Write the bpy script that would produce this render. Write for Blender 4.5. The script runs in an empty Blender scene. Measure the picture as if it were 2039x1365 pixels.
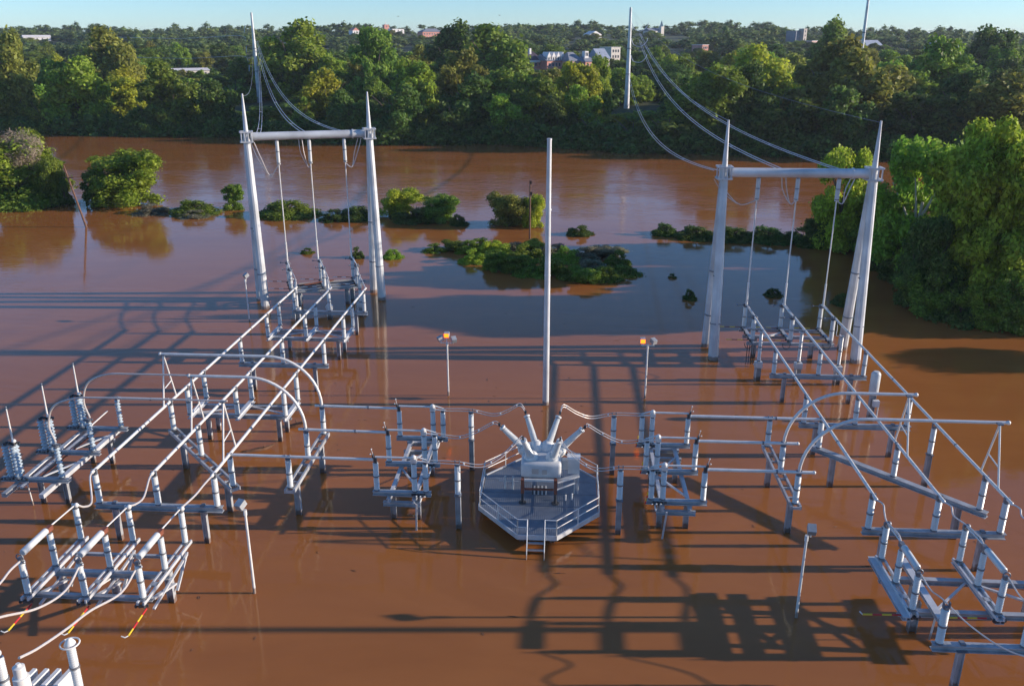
import bpy, math, random
import numpy as np
from mathutils import Vector, Matrix
rad = math.radians
S = bpy.context.scene
COL = S.collection

# ------------------------------------------------------------------ camera
CAM_H, YAW, PITCH, FPX = 28.0, rad(3.63), rad(19.5), 1703.0
cam_data = bpy.data.cameras.new('camera'); cam = bpy.data.objects.new('camera', cam_data); COL.objects.link(cam)
cam.location = (0, 0, CAM_H); cam.rotation_euler = (rad(90) - PITCH, 0, YAW)
cam_data.sensor_width = 36.0; cam_data.lens = 36.0 * FPX / 2039.0
cam_data.clip_start = 0.5; cam_data.clip_end = 9000
S.camera = cam

# ------------------------------------------------------------------ light
SUN_EL, SUN_AZ = rad(14.3), rad(3.63)            # low sun on the right (towards +X)
sdir = Vector((math.cos(SUN_EL) * math.cos(SUN_AZ), math.cos(SUN_EL) * math.sin(SUN_AZ), math.sin(SUN_EL)))
w = bpy.data.worlds.new('World'); S.world = w; w.use_nodes = True
nt = w.node_tree
sky = nt.nodes.new('ShaderNodeTexSky'); sky.sky_type = 'NISHITA'; sky.sun_disc = False
sky.sun_elevation = SUN_EL; sky.sun_rotation = rad(90) - SUN_AZ
sky.altitude = 50; sky.air_density = 0.85; sky.dust_density = 0.0; sky.ozone_density = 5.6
bg = nt.nodes['Background']; nt.links.new(sky.outputs[0], bg.inputs[0]); bg.inputs[1].default_value = 0.15
sd = bpy.data.lights.new('sun', 'SUN'); sd.energy = 4.8; sd.angle = rad(0.5); sd.color = (1.0, 0.85, 0.70)
so = bpy.data.objects.new('sun', sd); COL.objects.link(so); so.location = (60, 0, 60)
so.rotation_euler = sdir.to_track_quat('Z', 'Y').to_euler()
S.view_settings.view_transform = 'Standard'; S.view_settings.look = 'None'
S.view_settings.exposure = 0.4; S.view_settings.gamma = 1.0; S.view_settings.use_curve_mapping = False

# ------------------------------------------------------------------ survey helpers (image point -> point on a known plane)
_fw = Vector((-math.sin(YAW) * math.cos(PITCH), math.cos(YAW) * math.cos(PITCH), -math.sin(PITCH)))
_rt = Vector((math.cos(YAW), math.sin(YAW), 0)); _up = _rt.cross(_fw)
def ray(u, v): return _fw + _rt * ((u - 1019.5) / FPX) - _up * ((v - 682.5) / FPX)
def onZ(u, v, z=0.0):
    d = ray(u, v); return Vector((0, 0, CAM_H)) + d * ((z - CAM_H) / d.z)
def onX(u, v, x):
    d = ray(u, v); return Vector((0, 0, CAM_H)) + d * (x / d.x)
def onY(u, v, y):
    d = ray(u, v); return Vector((0, 0, CAM_H)) + d * (y / d.y)
def topz(u, v, b):
    d = ray(u, v); k = (b[0] * d.x + b[1] * d.y) / (d.x ** 2 + d.y ** 2); return CAM_H + k * d.z
def proj(p):
    q = Vector(p) - Vector((0, 0, CAM_H)); k = q.dot(_fw)
    return 1019.5 + FPX * q.dot(_rt) / k, 682.5 - FPX * q.dot(_up) / k

# ------------------------------------------------------------------ materials
def newmat(name):
    m = bpy.data.materials.new(name); m.use_nodes = True
    return m, m.node_tree, m.node_tree.nodes['Principled BSDF']
def mat(name, col, rough=0.5, metal=0.0, var=0.12, scale=3.0, bump=0.0, bscale=30.0, emit=None, spec=0.5, mud=False):
    m, t, b = newmat(name)
    tc = t.nodes.new('ShaderNodeTexCoord'); n = t.nodes.new('ShaderNodeTexNoise'); n.inputs['Scale'].default_value = scale
    n.inputs['Detail'].default_value = 6; t.links.new(tc.outputs['Object'], n.inputs['Vector'])
    r = t.nodes.new('ShaderNodeValToRGB'); c = Vector(col)
    r.color_ramp.elements[0].position = .3; r.color_ramp.elements[1].position = .7
    r.color_ramp.elements[0].color = (*(c * (1 - var)), 1); r.color_ramp.elements[1].color = (*[min(1, x * (1 + var)) for x in c], 1)
    t.links.new(n.outputs[0], r.inputs[0]); src = r.outputs[0]
    if mud:                                           # silt left by the flood above the waterline, and streaks of grime
        g = t.nodes.new('ShaderNodeNewGeometry'); sp = t.nodes.new('ShaderNodeSeparateXYZ'); t.links.new(g.outputs['Position'], sp.inputs[0])
        nm = t.nodes.new('ShaderNodeTexNoise'); nm.inputs['Scale'].default_value = 5; t.links.new(g.outputs['Position'], nm.inputs['Vector'])
        ad = t.nodes.new('ShaderNodeMath'); ad.operation = 'MULTIPLY_ADD'; ad.inputs[1].default_value = -.5; t.links.new(nm.outputs[0], ad.inputs[0]); t.links.new(sp.outputs['Z'], ad.inputs[2])
        mq = t.nodes.new('ShaderNodeMapRange'); mq.inputs['From Min'].default_value = .0; mq.inputs['From Max'].default_value = .18; mq.inputs['To Min'].default_value = .75; mq.inputs['To Max'].default_value = 0; t.links.new(ad.outputs[0], mq.inputs[0])
        mc = t.nodes.new('ShaderNodeMix'); mc.data_type = 'RGBA'; t.links.new(mq.outputs[0], mc.inputs[0]); t.links.new(src, mc.inputs[6]); mc.inputs[7].default_value = (.16, .08, .04, 1); src = mc.outputs[2]
    t.links.new(src, b.inputs['Base Color'])
    b.inputs['Roughness'].default_value = rough; b.inputs['Metallic'].default_value = metal
    b.inputs['Specular IOR Level'].default_value = spec
    if bump:
        n2 = t.nodes.new('ShaderNodeTexNoise'); n2.inputs['Scale'].default_value = bscale
        bp = t.nodes.new('ShaderNodeBump'); bp.inputs['Strength'].default_value = bump; bp.inputs['Distance'].default_value = .05
        t.links.new(tc.outputs['Object'], n2.inputs['Vector']); t.links.new(n2.outputs[0], bp.inputs['Height']); t.links.new(bp.outputs[0], b.inputs['Normal'])
    if emit:
        b.inputs['Emission Color'].default_value = (*emit[:3], 1); b.inputs['Emission Strength'].default_value = emit[3]
    return m
M = {}
M['steel'] = mat('galvanised_steel', (.58, .60, .62), .45, .15, .14, 1.6, .12, 14)
M['beam'] = mat('weathered_beam_steel', (.40, .42, .44), .5, .15, .28, 1.3, .15, 12, mud=True)
M['tube'] = mat('aluminium_tube', (.74, .73, .70), .4, .12, .1, 2)
M['pole'] = mat('pole_steel', (.60, .62, .63), .48, .15, .2, .5, .1, 8, mud=True)
M['porc'] = mat('grey_porcelain', (.62, .64, .63), .25, 0, .06, 1.5)
M['ribbed'] = mat('old_porcelain', (.42, .50, .55), .25, 0, .18, 5)
M['white'] = mat('white_paint', (.72, .72, .69), .4, 0, .12, 2, mud=True)
M['tank'] = mat('tank_paint', (.60, .61, .60), .45, 0, .14, 1.2)
M['dark'] = mat('dark_fittings', (.07, .075, .08), .5, .4, .3, 6)
M['flange'] = mat('cast_flange', (.20, .22, .25), .5, .4, .2, 6)
M['rust'] = mat('rusty_red_paint', (.22, .07, .04), .65, 0, .35, 5)
M['deck'] = mat('deck_grating', (.26, .29, .33), .55, .2, .12, 2)
M['red'] = mat('red_band', (.55, .03, .03), .45, 0, .08, 6)
M['yellow'] = mat('yellow_band', (.75, .52, .03), .45, 0, .08, 6)
M['cable'] = mat('aluminium_cable', (.62, .58, .55), .45, .2, .06, 4)
M['wire'] = mat('thin_ground_wire', (.22, .24, .27), .5, .2, .05, 1)
M['line'] = mat('overhead_line', (.55, .58, .64), .4, .3, .05, 1)
M['wood'] = mat('weathered_wood', (.16, .085, .055), .8, 0, .3, 2, .3, 10)
M['log'] = mat('wet_log', (.20, .10, .05), .7, 0, .3, 3, .4, 8)
M['bark'] = mat('tree_bark', (.13, .10, .08), .9, 0, .3, 3, .3, 8)
M['palebark'] = mat('pale_bark', (.48, .46, .40), .8, 0, .35, 1.5, .2, 6)
M['amber'] = mat('lit_amber_lens', (.8, .35, .02), .3, 0, .02, 2, emit=(1.0, .085, .004, 5.5))
M['lens'] = mat('lamp_glass', (.25, .28, .30), .12, 0, .05, 2)
M['bird'] = mat('dark_feathers', (.03, .03, .03), .7)
for k, c in dict(brick=(.58, .25, .20), pink=(.70, .45, .40), cream=(.60, .56, .50), wall_white=(.74, .72, .70), roof_dark=(.07, .055, .075),
                 roof_grey=(.22, .24, .28), roof_blue=(.28, .33, .42), stone=(.45, .40, .36), window=(.05, .06, .08)).items():
    M[k] = mat('house_' + k, c, .7 if k != 'window' else .15, 0, .14, .8)

def foliage(name, col, hue2, rough=.55, trans=.45):
    m, t, b = newmat(name); c = Vector(col); c2 = Vector(hue2)
    tc = t.nodes.new('ShaderNodeTexCoord'); oi = t.nodes.new('ShaderNodeObjectInfo'); geo = t.nodes.new('ShaderNodeNewGeometry')
    n = t.nodes.new('ShaderNodeTexNoise'); n.inputs['Scale'].default_value = .22; n.inputs['Detail'].default_value = 5; n.inputs['Roughness'].default_value = .7
    t.links.new(geo.outputs['Position'], n.inputs['Vector'])
    r = t.nodes.new('ShaderNodeValToRGB'); r.color_ramp.elements[0].position = .36; r.color_ramp.elements[1].position = .66
    r.color_ramp.elements[0].color = (*c, 1); r.color_ramp.elements[1].color = (*c2, 1); t.links.new(n.outputs[0], r.inputs[0])
    wn = t.nodes.new('ShaderNodeTexWhiteNoise'); wn.noise_dimensions = '1D'
    t.links.new(geo.outputs['Random Per Island'], wn.inputs['W'])
    mr = t.nodes.new('ShaderNodeMapRange'); mr.inputs['To Min'].default_value = .55; mr.inputs['To Max'].default_value = 1.5; t.links.new(wn.outputs[0], mr.inputs[0])
    mo = t.nodes.new('ShaderNodeMapRange'); mo.inputs['To Min'].default_value = .86; mo.inputs['To Max'].default_value = 1.22; t.links.new(oi.outputs['Random'], mo.inputs[0])
    mm = t.nodes.new('ShaderNodeMath'); mm.operation = 'MULTIPLY'; t.links.new(mr.outputs[0], mm.inputs[0]); t.links.new(mo.outputs[0], mm.inputs[1])
    hs = t.nodes.new('ShaderNodeHueSaturation'); t.links.new(r.outputs[0], hs.inputs['Color']); t.links.new(mm.outputs[0], hs.inputs['Value'])
    hm = t.nodes.new('ShaderNodeMapRange'); hm.inputs['To Min'].default_value = .488; hm.inputs['To Max'].default_value = .522; t.links.new(oi.outputs['Random'], hm.inputs[0]); t.links.new(hm.outputs[0], hs.inputs['Hue'])
    t.links.new(hs.outputs[0], b.inputs['Base Color']); b.inputs['Roughness'].default_value = rough; b.inputs['Specular IOR Level'].default_value = .25
    tr = t.nodes.new('ShaderNodeBsdfTranslucent'); t.links.new(hs.outputs[0], tr.inputs['Color'])
    mx = t.nodes.new('ShaderNodeMixShader'); mx.inputs[0].default_value = trans
    t.links.new(b.outputs[0], mx.inputs[1]); t.links.new(tr.outputs[0], mx.inputs[2]); t.links.new(mx.outputs[0], t.nodes['Material Output'].inputs[0])
    return m
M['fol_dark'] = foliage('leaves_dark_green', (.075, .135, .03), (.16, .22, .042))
M['fol_mid'] = foliage('leaves_mid_green', (.14, .22, .032), (.26, .33, .045))
M['fol_light'] = foliage('leaves_bright_green', (.20, .32, .035), (.34, .43, .05))
M['fol_yellow'] = foliage('leaves_yellow_green', (.32, .37, .035), (.50, .50, .05))
M['fol_sycamore'] = foliage('leaves_sycamore', (.26, .36, .035), (.46, .52, .05))
M['fol_olive'] = foliage('leaves_olive', (.21, .23, .045), (.33, .32, .06))
M['fol_grey'] = foliage('leaves_pale_plumes', (.22, .22, .14), (.34, .31, .21))
M['twig'] = foliage('bare_pinkish_twigs', (.26, .20, .16), (.36, .28, .22), trans=.1)
M['fol_far'] = foliage('leaves_far_wood', (.075, .13, .045), (.21, .25, .06))
_n = M['fol_far'].node_tree
for nn in _n.nodes:
    if nn.type == 'TEX_NOISE': nn.inputs['Scale'].default_value = .06

# water: muddy brown body under a smooth, faintly rippled surface
def water_mat():
    m, t, b = newmat('muddy_flood_water')
    geo = t.nodes.new('ShaderNodeNewGeometry'); mp = t.nodes.new('ShaderNodeMapping')
    mp.inputs['Scale'].default_value = (.35, 1.0, 1); t.links.new(geo.outputs['Position'], mp.inputs[0])
    n = t.nodes.new('ShaderNodeTexNoise'); n.inputs['Scale'].default_value = .11; n.inputs['Detail'].default_value = 8; n.inputs['Roughness'].default_value = .6; n.inputs['Distortion'].default_value = 1.6
    t.links.new(mp.outputs[0], n.inputs['Vector'])
    r = t.nodes.new('ShaderNodeValToRGB'); r.color_ramp.elements[0].position = .35; r.color_ramp.elements[1].position = .68
    r.color_ramp.elements[0].color = (.33, .118, .032, 1); r.color_ramp.elements[1].color = (.385, .142, .039, 1)
    t.links.new(n.outputs[0], r.inputs[0]); t.links.new(r.outputs[0], b.inputs['Base Color'])
    b.inputs['IOR'].default_value = 1.33; b.inputs['Specular IOR Level'].default_value = .5
    # ripples: fine everywhere, stronger in the flowing river channel (Y > 150)
    sx = t.nodes.new('ShaderNodeSeparateXYZ'); t.links.new(geo.outputs['Position'], sx.inputs[0])
    mr = t.nodes.new('ShaderNodeMapRange'); mr.inputs['From Min'].default_value = 135; mr.inputs['From Max'].default_value = 175; mr.inputs['To Min'].default_value = .10; mr.inputs['To Max'].default_value = .42
    t.links.new(sx.outputs['Y'], mr.inputs[0])
    n1 = t.nodes.new('ShaderNodeTexNoise'); n1.inputs['Scale'].default_value = 1.1; n1.inputs['Detail'].default_value = 5; n1.inputs['Distortion'].default_value = .6
    t.links.new(mp.outputs[0], n1.inputs['Vector'])
    n3 = t.nodes.new('ShaderNodeTexNoise'); n3.inputs['Scale'].default_value = .12; n3.inputs['Detail'].default_value = 3
    t.links.new(mp.outputs[0], n3.inputs['Vector'])
    rr = t.nodes.new('ShaderNodeMapRange'); rr.inputs['From Min'].default_value = .4; rr.inputs['From Max'].default_value = .65; rr.inputs['To Min'].default_value = .35; rr.inputs['To Max'].default_value = 1.3
    t.links.new(n3.outputs[0], rr.inputs[0])
    mu = t.nodes.new('ShaderNodeMath'); mu.operation = 'MULTIPLY'; t.links.new(mr.outputs[0], mu.inputs[0]); t.links.new(rr.outputs[0], mu.inputs[1])
    bp = t.nodes.new('ShaderNodeBump'); bp.inputs['Distance'].default_value = .25; t.links.new(mu.outputs[0], bp.inputs['Strength'])
    t.links.new(n1.outputs[0], bp.inputs['Height']); t.links.new(bp.outputs[0], b.inputs['Normal'])
    r2 = t.nodes.new('ShaderNodeMapRange'); r2.inputs['To Min'].default_value = .03; r2.inputs['To Max'].default_value = .10; t.links.new(n3.outputs[0], r2.inputs[0])
    t.links.new(r2.outputs[0], b.inputs['Roughness'])
    return m
M['water'] = water_mat()
M['ground'] = mat('undergrowth_ground', (.045, .07, .025), .95, 0, .35, .05, .5, .4)

# ------------------------------------------------------------------ object helpers
WL = {}
def V(*a): return Vector(a)
def link(o, parent, loc):
    COL.objects.link(o)
    pl = Vector((0, 0, 0))
    if parent is not None:
        o.parent = parent; pl = WL[parent.name]
    o.location = Vector(loc) - pl; WL[o.name] = Vector(loc)
    return o
def meta(o, label=None, cat=None, group=None, kind=None):
    if label: o['label'] = label
    if cat: o['category'] = cat
    if group: o['group'] = group
    if kind: o['kind'] = kind
    return o
def thing(name, label, cat, loc, group=None):
    o = bpy.data.objects.new(name, None); o.empty_display_size = .3
    link(o, None, loc); return meta(o, label, cat, group)
class MB:
    def __init__(s): s.v = []; s.f = []; s.m = []
    def add(s, vs, fs, mi=0):
        k = len(s.v); s.v += [tuple(x) for x in vs]; s.f += [tuple(i + k for i in f) for f in fs]; s.m += [mi] * len(fs); return s
    @staticmethod
    def frame(d, up=None):
        d = d.normalized(); a = Vector(up) if up else (V(0, 0, 1) if abs(d.z) < .95 else V(0, 1, 0))
        x = d.cross(a).normalized(); y = x.cross(d).normalized(); return x, y
    def ring(s, p, x, y, r, n): return [p + x * (r * math.cos(2 * math.pi * i / n)) + y * (r * math.sin(2 * math.pi * i / n)) for i in range(n)]
    def tube(s, path, r, n=8, mi=0, caps=True):
        P = [Vector(p) for p in path]; R = r if isinstance(r, (list, tuple)) else [r] * len(P); vs = []; fs = []
        x = None
        for i, p in enumerate(P):
            d = (P[min(i + 1, len(P) - 1)] - P[max(i - 1, 0)]).normalized()
            if x is None: x, y = s.frame(d)
            else:
                x = (x - d * x.dot(d)).normalized(); y = x.cross(d).normalized()
            vs += s.ring(p, x, y, R[i], n)
        for i in range(len(P) - 1):
            for j in range(n):
                a = i * n + j; b = i * n + (j + 1) % n; fs.append((a, a + n, b + n, b))
        if caps: fs += [tuple(range(n)), tuple((len(P) - 1) * n + j for j in reversed(range(n)))]
        return s.add(vs, fs, mi)
    def cyl(s, a, b, r0, r1=None, n=12, mi=0): return s.tube([a, b], [r0, r0 if r1 is None else r1], n, mi)
    def bar(s, a, b, w, h, up=None, mi=0):
        a = Vector(a); b = Vector(b); x, y = s.frame(b - a, up); vs = []
        for p in (a, b):
            for sx, sy in ((-1, -1), (1, -1), (1, 1), (-1, 1)): vs.append(p + x * (sx * w / 2) + y * (sy * h / 2))
        return s.add(vs, [(0, 1, 2, 3), (7, 6, 5, 4), (0, 4, 5, 1), (1, 5, 6, 2), (2, 6, 7, 3), (3, 7, 4, 0)], mi)
    def box(s, c, sz, rz=0, mi=0, tilt=None):
        c = Vector(c); R = Matrix.Rotation(rz, 3, 'Z')
        if tilt: R = R @ Matrix.Rotation(tilt, 3, 'X')
        vs = [c + R @ V(sx * sz[0] / 2, sy * sz[1] / 2, sk * sz[2] / 2) for sk in (-1, 1) for sx, sy in ((-1, -1), (1, -1), (1, 1), (-1, 1))]
        return s.add(vs, [(3, 2, 1, 0), (4, 5, 6, 7), (0, 1, 5, 4), (1, 2, 6, 5), (2, 3, 7, 6), (3, 0, 4, 7)], mi)
    def ibeam(s, a, b, h=.32, w=.28, t=.03, up=None, mi=0):
        a = Vector(a); b = Vector(b); x, y = s.frame(b - a, up)
        for k in (-1, 1): s.bar(a + y * (k * (h / 2 - t / 2)), b + y * (k * (h / 2 - t / 2)), w, t, up, mi)
        return s.bar(a, b, t, h - 2 * t - .004, up, mi)
    def sph(s, c, r, n=10, mi=0, sz=1):
        c = Vector(c); vs = []; fs = []; k = n // 2
        for i in range(k + 1):
            th = math.pi * i / k
            vs += [c + V(r * math.sin(th) * math.cos(2 * math.pi * j / n), r * math.sin(th) * math.sin(2 * math.pi * j / n), r * sz * math.cos(th)) for j in range(n)]
        for i in range(k):
            for j in range(n): a = i * n + j; b = i * n + (j + 1) % n; fs.append((a, a + n, b + n, b))
        return s.add(vs, fs, mi)
    def lathe(s, prof, a, d=(0, 0, 1), n=14, mi=0):
        d = Vector(d).normalized(); return s.tube([Vector(a) + d * z for r, z in prof], [max(r, .004) for r, z in prof], n, mi)
    def prism(s, poly, z0, z1, mi=0):
        n = len(poly); vs = [(*p, z0) for p in poly] + [(*p, z1) for p in poly]
        return s.add(vs, [tuple(reversed(range(n))), tuple(range(n, 2 * n))] + [(i, (i + 1) % n, n + (i + 1) % n, n + i) for i in range(n)], mi)
    def mesh(s, name, mats, off=(0, 0, 0), smooth=True):
        me = bpy.data.meshes.new(name); o = Vector(off)
        me.from_pydata([(v[0] - o.x, v[1] - o.y, v[2] - o.z) for v in s.v], [], s.f)
        for m in (mats if isinstance(mats, (list, tuple)) else [mats]): me.materials.append(m)
        if len(me.materials) > 1: me.polygons.foreach_set('material_index', s.m)
        if smooth:
            me.polygons.foreach_set('use_smooth', [True] * len(me.polygons)); me.set_sharp_from_angle(angle=rad(38))
        me.update(); return me
    def build(s, name, mats, parent=None, loc=None, smooth=True):
        if loc is None: loc = WL[parent.name] if parent is not None else Vector(s.v[0])
        me = s.mesh(name, mats, loc, smooth); o = bpy.data.objects.new(name, me)
        return link(o, parent, loc)
def inst(name, me, parent, loc, scale=(1, 1, 1), rot=None):
    o = bpy.data.objects.new(name, me); link(o, parent, loc); o.scale = scale
    if rot: o.rotation_euler = rot
    return o
def bez(pts, k=8):                                   # smooth curve through points (Catmull-Rom)
    P = [Vector(p) for p in pts]; P = [P[0] * 2 - P[1]] + P + [P[-1] * 2 - P[-2]]; out = []
    for i in range(1, len(P) - 2):
        for j in range(k):
            t = j / k; a, b, c, d = P[i - 1:i + 3]
            out.append(.5 * ((2 * b) + (c - a) * t + (2 * a - 5 * b + 4 * c - d) * t * t + (3 * b - a - 3 * c + d) * t ** 3))
    return out + [P[-2]]

# ------------------------------------------------------------------ the setting: water and far bank
rnd = random.Random(7)
BANK = [(-3000, 300), (-700, 292), (-300, 275), (-179, 266.5), (-100, 263), (-54, 245), (-19, 250), (7, 238), (39, 230), (83, 221), (110, 216), (300, 205), (3000, 180)]
def bank_y(x):
    for (x0, y0), (x1, y1) in zip(BANK, BANK[1:]):
        if x <= x1: return y0 + (y1 - y0) * (x - x0) / (x1 - x0)
    return BANK[-1][1]
def hills(x, y):
    d = y - bank_y(x)
    if d < 0: return -2.0 + max(d, -20) * .1
    a = min(1, d / 14); z = -1.2 + 3.9 * a * a * (3 - 2 * a)
    f = max(0, min(1, (d - 40) / 780)); side = max(0, min(1, (x + 150) / 900))
    z += f * (33 - 11 * side) + f * 2.5 * math.sin(x * .006 + 1) + .5 * math.sin(x * .05) * min(1, d / 60)
    return z
def grid_mesh(name, xs, ys, zf, m):
    vs = [(x, y, zf(x, y)) for y in ys for x in xs]; n = len(xs)
    fs = [(j * n + i, j * n + i + 1, (j + 1) * n + i + 1, (j + 1) * n + i) for j in range(len(ys) - 1) for i in range(n - 1)]
    me = bpy.data.meshes.new(name); me.from_pydata(vs, [], fs); me.materials.append(m)
    me.polygons.foreach_set('use_smooth', [True] * len(me.polygons)); me.update()
    o = bpy.data.objects.new(name, me); link(o, None, (0, 0, 0)); meta(o, kind='structure'); return o
grid_mesh('water', [-3000, -300, 0, 300, 3000], [-600, 0, 150, 330], lambda x, y: 0, M['water'])
xs = sorted(set([-3000, -2000, -1400, -1000] + list(range(-700, 701, 14)) + [1000, 1400, 2000, 3000]))
ys = list(range(190, 360, 5)) + list(range(360, 700, 20)) + list(range(700, 1500, 60)) + [1700, 2200, 3000, 4500]
grid_mesh('terrain', xs, ys, hills, M['ground'])
grid_mesh('riverbed', [-3000, 0, 3000], [-600, 0, 400], lambda x, y: -4.0, M['ground'])

# thin evening haze over the valley
hb = MB().box((0, 1950, 28.5), (6020, 5120, 67)).build('haze', [], None, loc=(0, 0, 0), smooth=False); meta(hb, kind='stuff'); hb['label'] = 'thin pale haze filling the air over river and town'
hm_ = bpy.data.materials.new('haze'); hm_.use_nodes = True; hn = hm_.node_tree; hn.nodes.remove(hn.nodes['Principled BSDF'])
pv = hn.nodes.new('ShaderNodeVolumePrincipled'); pv.inputs['Color'].default_value = (.80, .88, 1, 1); pv.inputs['Density'].default_value = .00011; pv.inputs['Anisotropy'].default_value = .2
hn.links.new(pv.outputs[0], hn.nodes['Material Output'].inputs['Volume']); hb.data.materials.append(hm_)

# ------------------------------------------------------------------ shared shapes
ZB, ZI = 2.45, 4.35
def insulator_mesh(name, L, r, pitch, dip, m, n=14):
    k = int(L / pitch); prof = [(r * .62, 0), (r * .62, .05)]
    for i in range(k):
        z = .06 + (L - .12) * i / k; h = (L - .12) / k
        prof += [(r * (1 - dip), z + h * .1), (r, z + h * .5), (r * (1 - dip * .6), z + h * .85)]
    prof += [(r * .62, L - .05), (r * .62, L)]
    b = MB().lathe(prof, (0, 0, 0), n=n)
    for z in (0, L - .06): b.cyl((0, 0, z), (0, 0, z + .06), r * (.98 if z == 0 else .74), n=n, mi=1)
    return b.mesh(name, [m, M['flange']])
ME = {}
ME['ins'] = insulator_mesh('insulator', 1.9, .182, .095, .22, M['porc'])
b = MB()
for z, h, r in ((.93, .08, .205),): b.cyl((0, 0, z), (0, 0, z + h), r, r, 14)
ME['flange'] = b.mesh('flange', M['flange'])
ME['rib'] = insulator_mesh('ribbed_insulator', 2.2, .24, .24, .52, M['ribbed'])
b = MB()
for z, h, r in ((1.05, .1, .16),): b.cyl((0, 0, z), (0, 0, z + h), r, r, 12)
ME['ribflange'] = b.mesh('flange', M['flange'])
ME['hang'] = insulator_mesh('hanging_insulator', 1.9, .2, .09, .12, M['porc'])
def insul(parent, x, y, z0=ZB, z1=ZI, wide=1.0, me='ins', fl='flange', L=1.9, tip=None):
    base = V(x, y, z0)
    if tip is None: rot = None; sc = (wide, wide, (z1 - z0) / L)
    else:
        d = Vector(tip) - base; rot = d.to_track_quat('Z', 'Y').to_euler(); sc = (wide, wide, d.length / L)
    o = inst('insulator', ME[me], parent, base, sc, rot)
    f = bpy.data.objects.new('flange', ME[fl]); COL.objects.link(f); f.parent = o; WL[f.name] = base
    return o
def column(parent, x, y, z1=2.12, z0=-2.5, s=.3, name='column'):
    o = MB().ibeam((x, y, z0), (x, y, z1), s, s * .85, .03, up=(1, 0, 0)).build(name, M['beam'], parent); 
    return o
def cap(parent, x, y, z=ZI):                          # clamp holding the tube on its insulator
    b = MB(); b.box((x, y, z + .03), (.2, .2, .06)); b.box((x - .13, y, z + .15), (.05, .14, .3)); b.box((x + .13, y, z + .15), (.05, .14, .3))
    return b.build('clamp', M['flange'], parent, smooth=False)

LX = [-26.9, -23.37, -19.85]; RX = [17.1, 20.65, 24.2]; CY = [52.5, 48.75, 45.0]
def bus_support(label, X, y, group, cols=None, sx=1):
    t = thing('bus_support', label, 'bus support', ((X[0] + X[2]) / 2, y, 0), group)
    MB().ibeam((X[0] - .3, y, ZB - .17), (X[2] + .3, y, ZB - .17), .33, .36).build('beam', M['beam'], t)
    for c in (cols or ((X[0] + X[2]) / 2 - 2.65, (X[0] + X[2]) / 2 + 2.65)):
        column(t, c, y); MB().box((c, y, 2.135), (.5, .42, .025)).box((c, y + .02, 2.5), (.22, .3, .08)).build('bracket', M['flange'], t, smooth=False)
    for x in X: insul(t, x, y); cap(t, x, y)
    return t
G1 = 'three-insulator bus supports'
bus_support('near bus support with dark beam and three insulators where the left bus tubes end', LX, 42.53, G1)
bus_support('bus support in the left row just behind the upper end of the farther curved tube', LX, 65.7, G1)
bus_support('low bus support at the far end of the left bus tubes below the portal', LX, 80.4, G1)
bus_support('farthest bus support of the right row, in front of the box-based voltage transformers', RX, 65.85, G1)
bus_support('middle bus support of the right row under the curved tube, parallel to the cross tubes', RX, 56.4, G1)
bus_support('bus support of the right row directly behind the near right switches, tubes ending on it', RX, 42.5, G1)
bus_support('nearest right bus support cut off by the bottom right corner of the photo', [17.15, 20.85, 24.5], 32.9, G1)
def diag_support(label, X, Y, cols, xb=None):
    t = thing('bus_support', label, 'bus support', (X[1], Y[1], 0), 'diagonal bus supports')
    a = V(X[0], Y[0], ZB - .13); c = V(X[2], Y[2], ZB - .13); d = (c - a).normalized(); n = V(-d.y, d.x, 0)
    a -= d * .3; c += d * .3
    for k in (-1, 1): MB().bar(a + n * (.26 * k), c + n * (.26 * k), .12, .24).build('rail', M['beam'], t, smooth=False)
    L = (c - a).length; N = int(L / 1.1)
    for i in range(N + 1):
        p = a + d * (L * i / N); MB().bar(p - n * .2, p + n * .2, .1, .16).build('rung', M['beam'], t, smooth=False)
    for cx, cy in cols: column(t, cx, cy, 2.1, s=.34)
    for x, y in zip(X, Y): insul(t, x, y); cap(t, x, y)
    return t
diag_support('ladder-like diagonal bus support crossing under the three left bus tubes', LX, CY, [(-25.9, 51.5), (-20.7, 46.1)])
diag_support('ladder-like bus support left of centre where the two curved tubes come down', [-16.3] * 3, CY, [(-16.27, 51.5), (-16.27, 46.0)])
diag_support('ladder-like bus support right of centre under the ends of the two right curved tubes', [13.74] * 3, CY, [(13.71, 51.4), (13.71, 45.8)])
t = thing('bus_support', 'long diagonal solid beam support slanting towards the lower right with three insulators', 'bus support', (RX[1], 48.75, 0), 'diagonal bus supports')
a, c = V(16.8, 52.85, ZB - .17), V(24.5, 44.65, ZB - .17)
MB().ibeam(a, c, .33, .42).build('beam', M['beam'], t)
for f in (.14, .86): p = a.lerp(c, f); column(t, p.x, p.y, 2.12, s=.34)
for x, y in zip(RX, CY): insul(t, x, y); cap(t, x, y)

def u_support(label, X, Y, colY):
    t = thing('bus_support', label, 'bus support', ((X[0] + X[2]) / 2, sum(Y) / 2, 0), 'braced double bus supports')
    cx = (X[0] + X[2]) / 2; zb = 1.95
    for y in colY:
        MB().ibeam((X[0] - .1, y, zb), (X[2] + .1, y, zb), .3, .3).build('beam', M['beam'], t)
        for k in (-2.65, 2.65): column(t, cx + k, y, zb - .16)
    for x in X:
        MB().ibeam((x, Y[0] - .25, ZB - .17), (x, Y[1] + .25, ZB - .17), .32, .3).build('short_beam', M['steel'], t)
        for y in Y: insul(t, x, y); cap(t, x, y)
    for x0, x1 in ((X[0], X[1]), (X[2], X[1])): MB().bar((x0, colY[0] + .1, zb + .12), (x1, colY[1] - .1, zb + .12), .12, .1).build('brace', M['steel'], t, smooth=False)
u_support('braced double bus support on the left with insulator pairs beside the tall triangles', LX, (55.2, 58.15), (56.1, 57.75))
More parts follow.
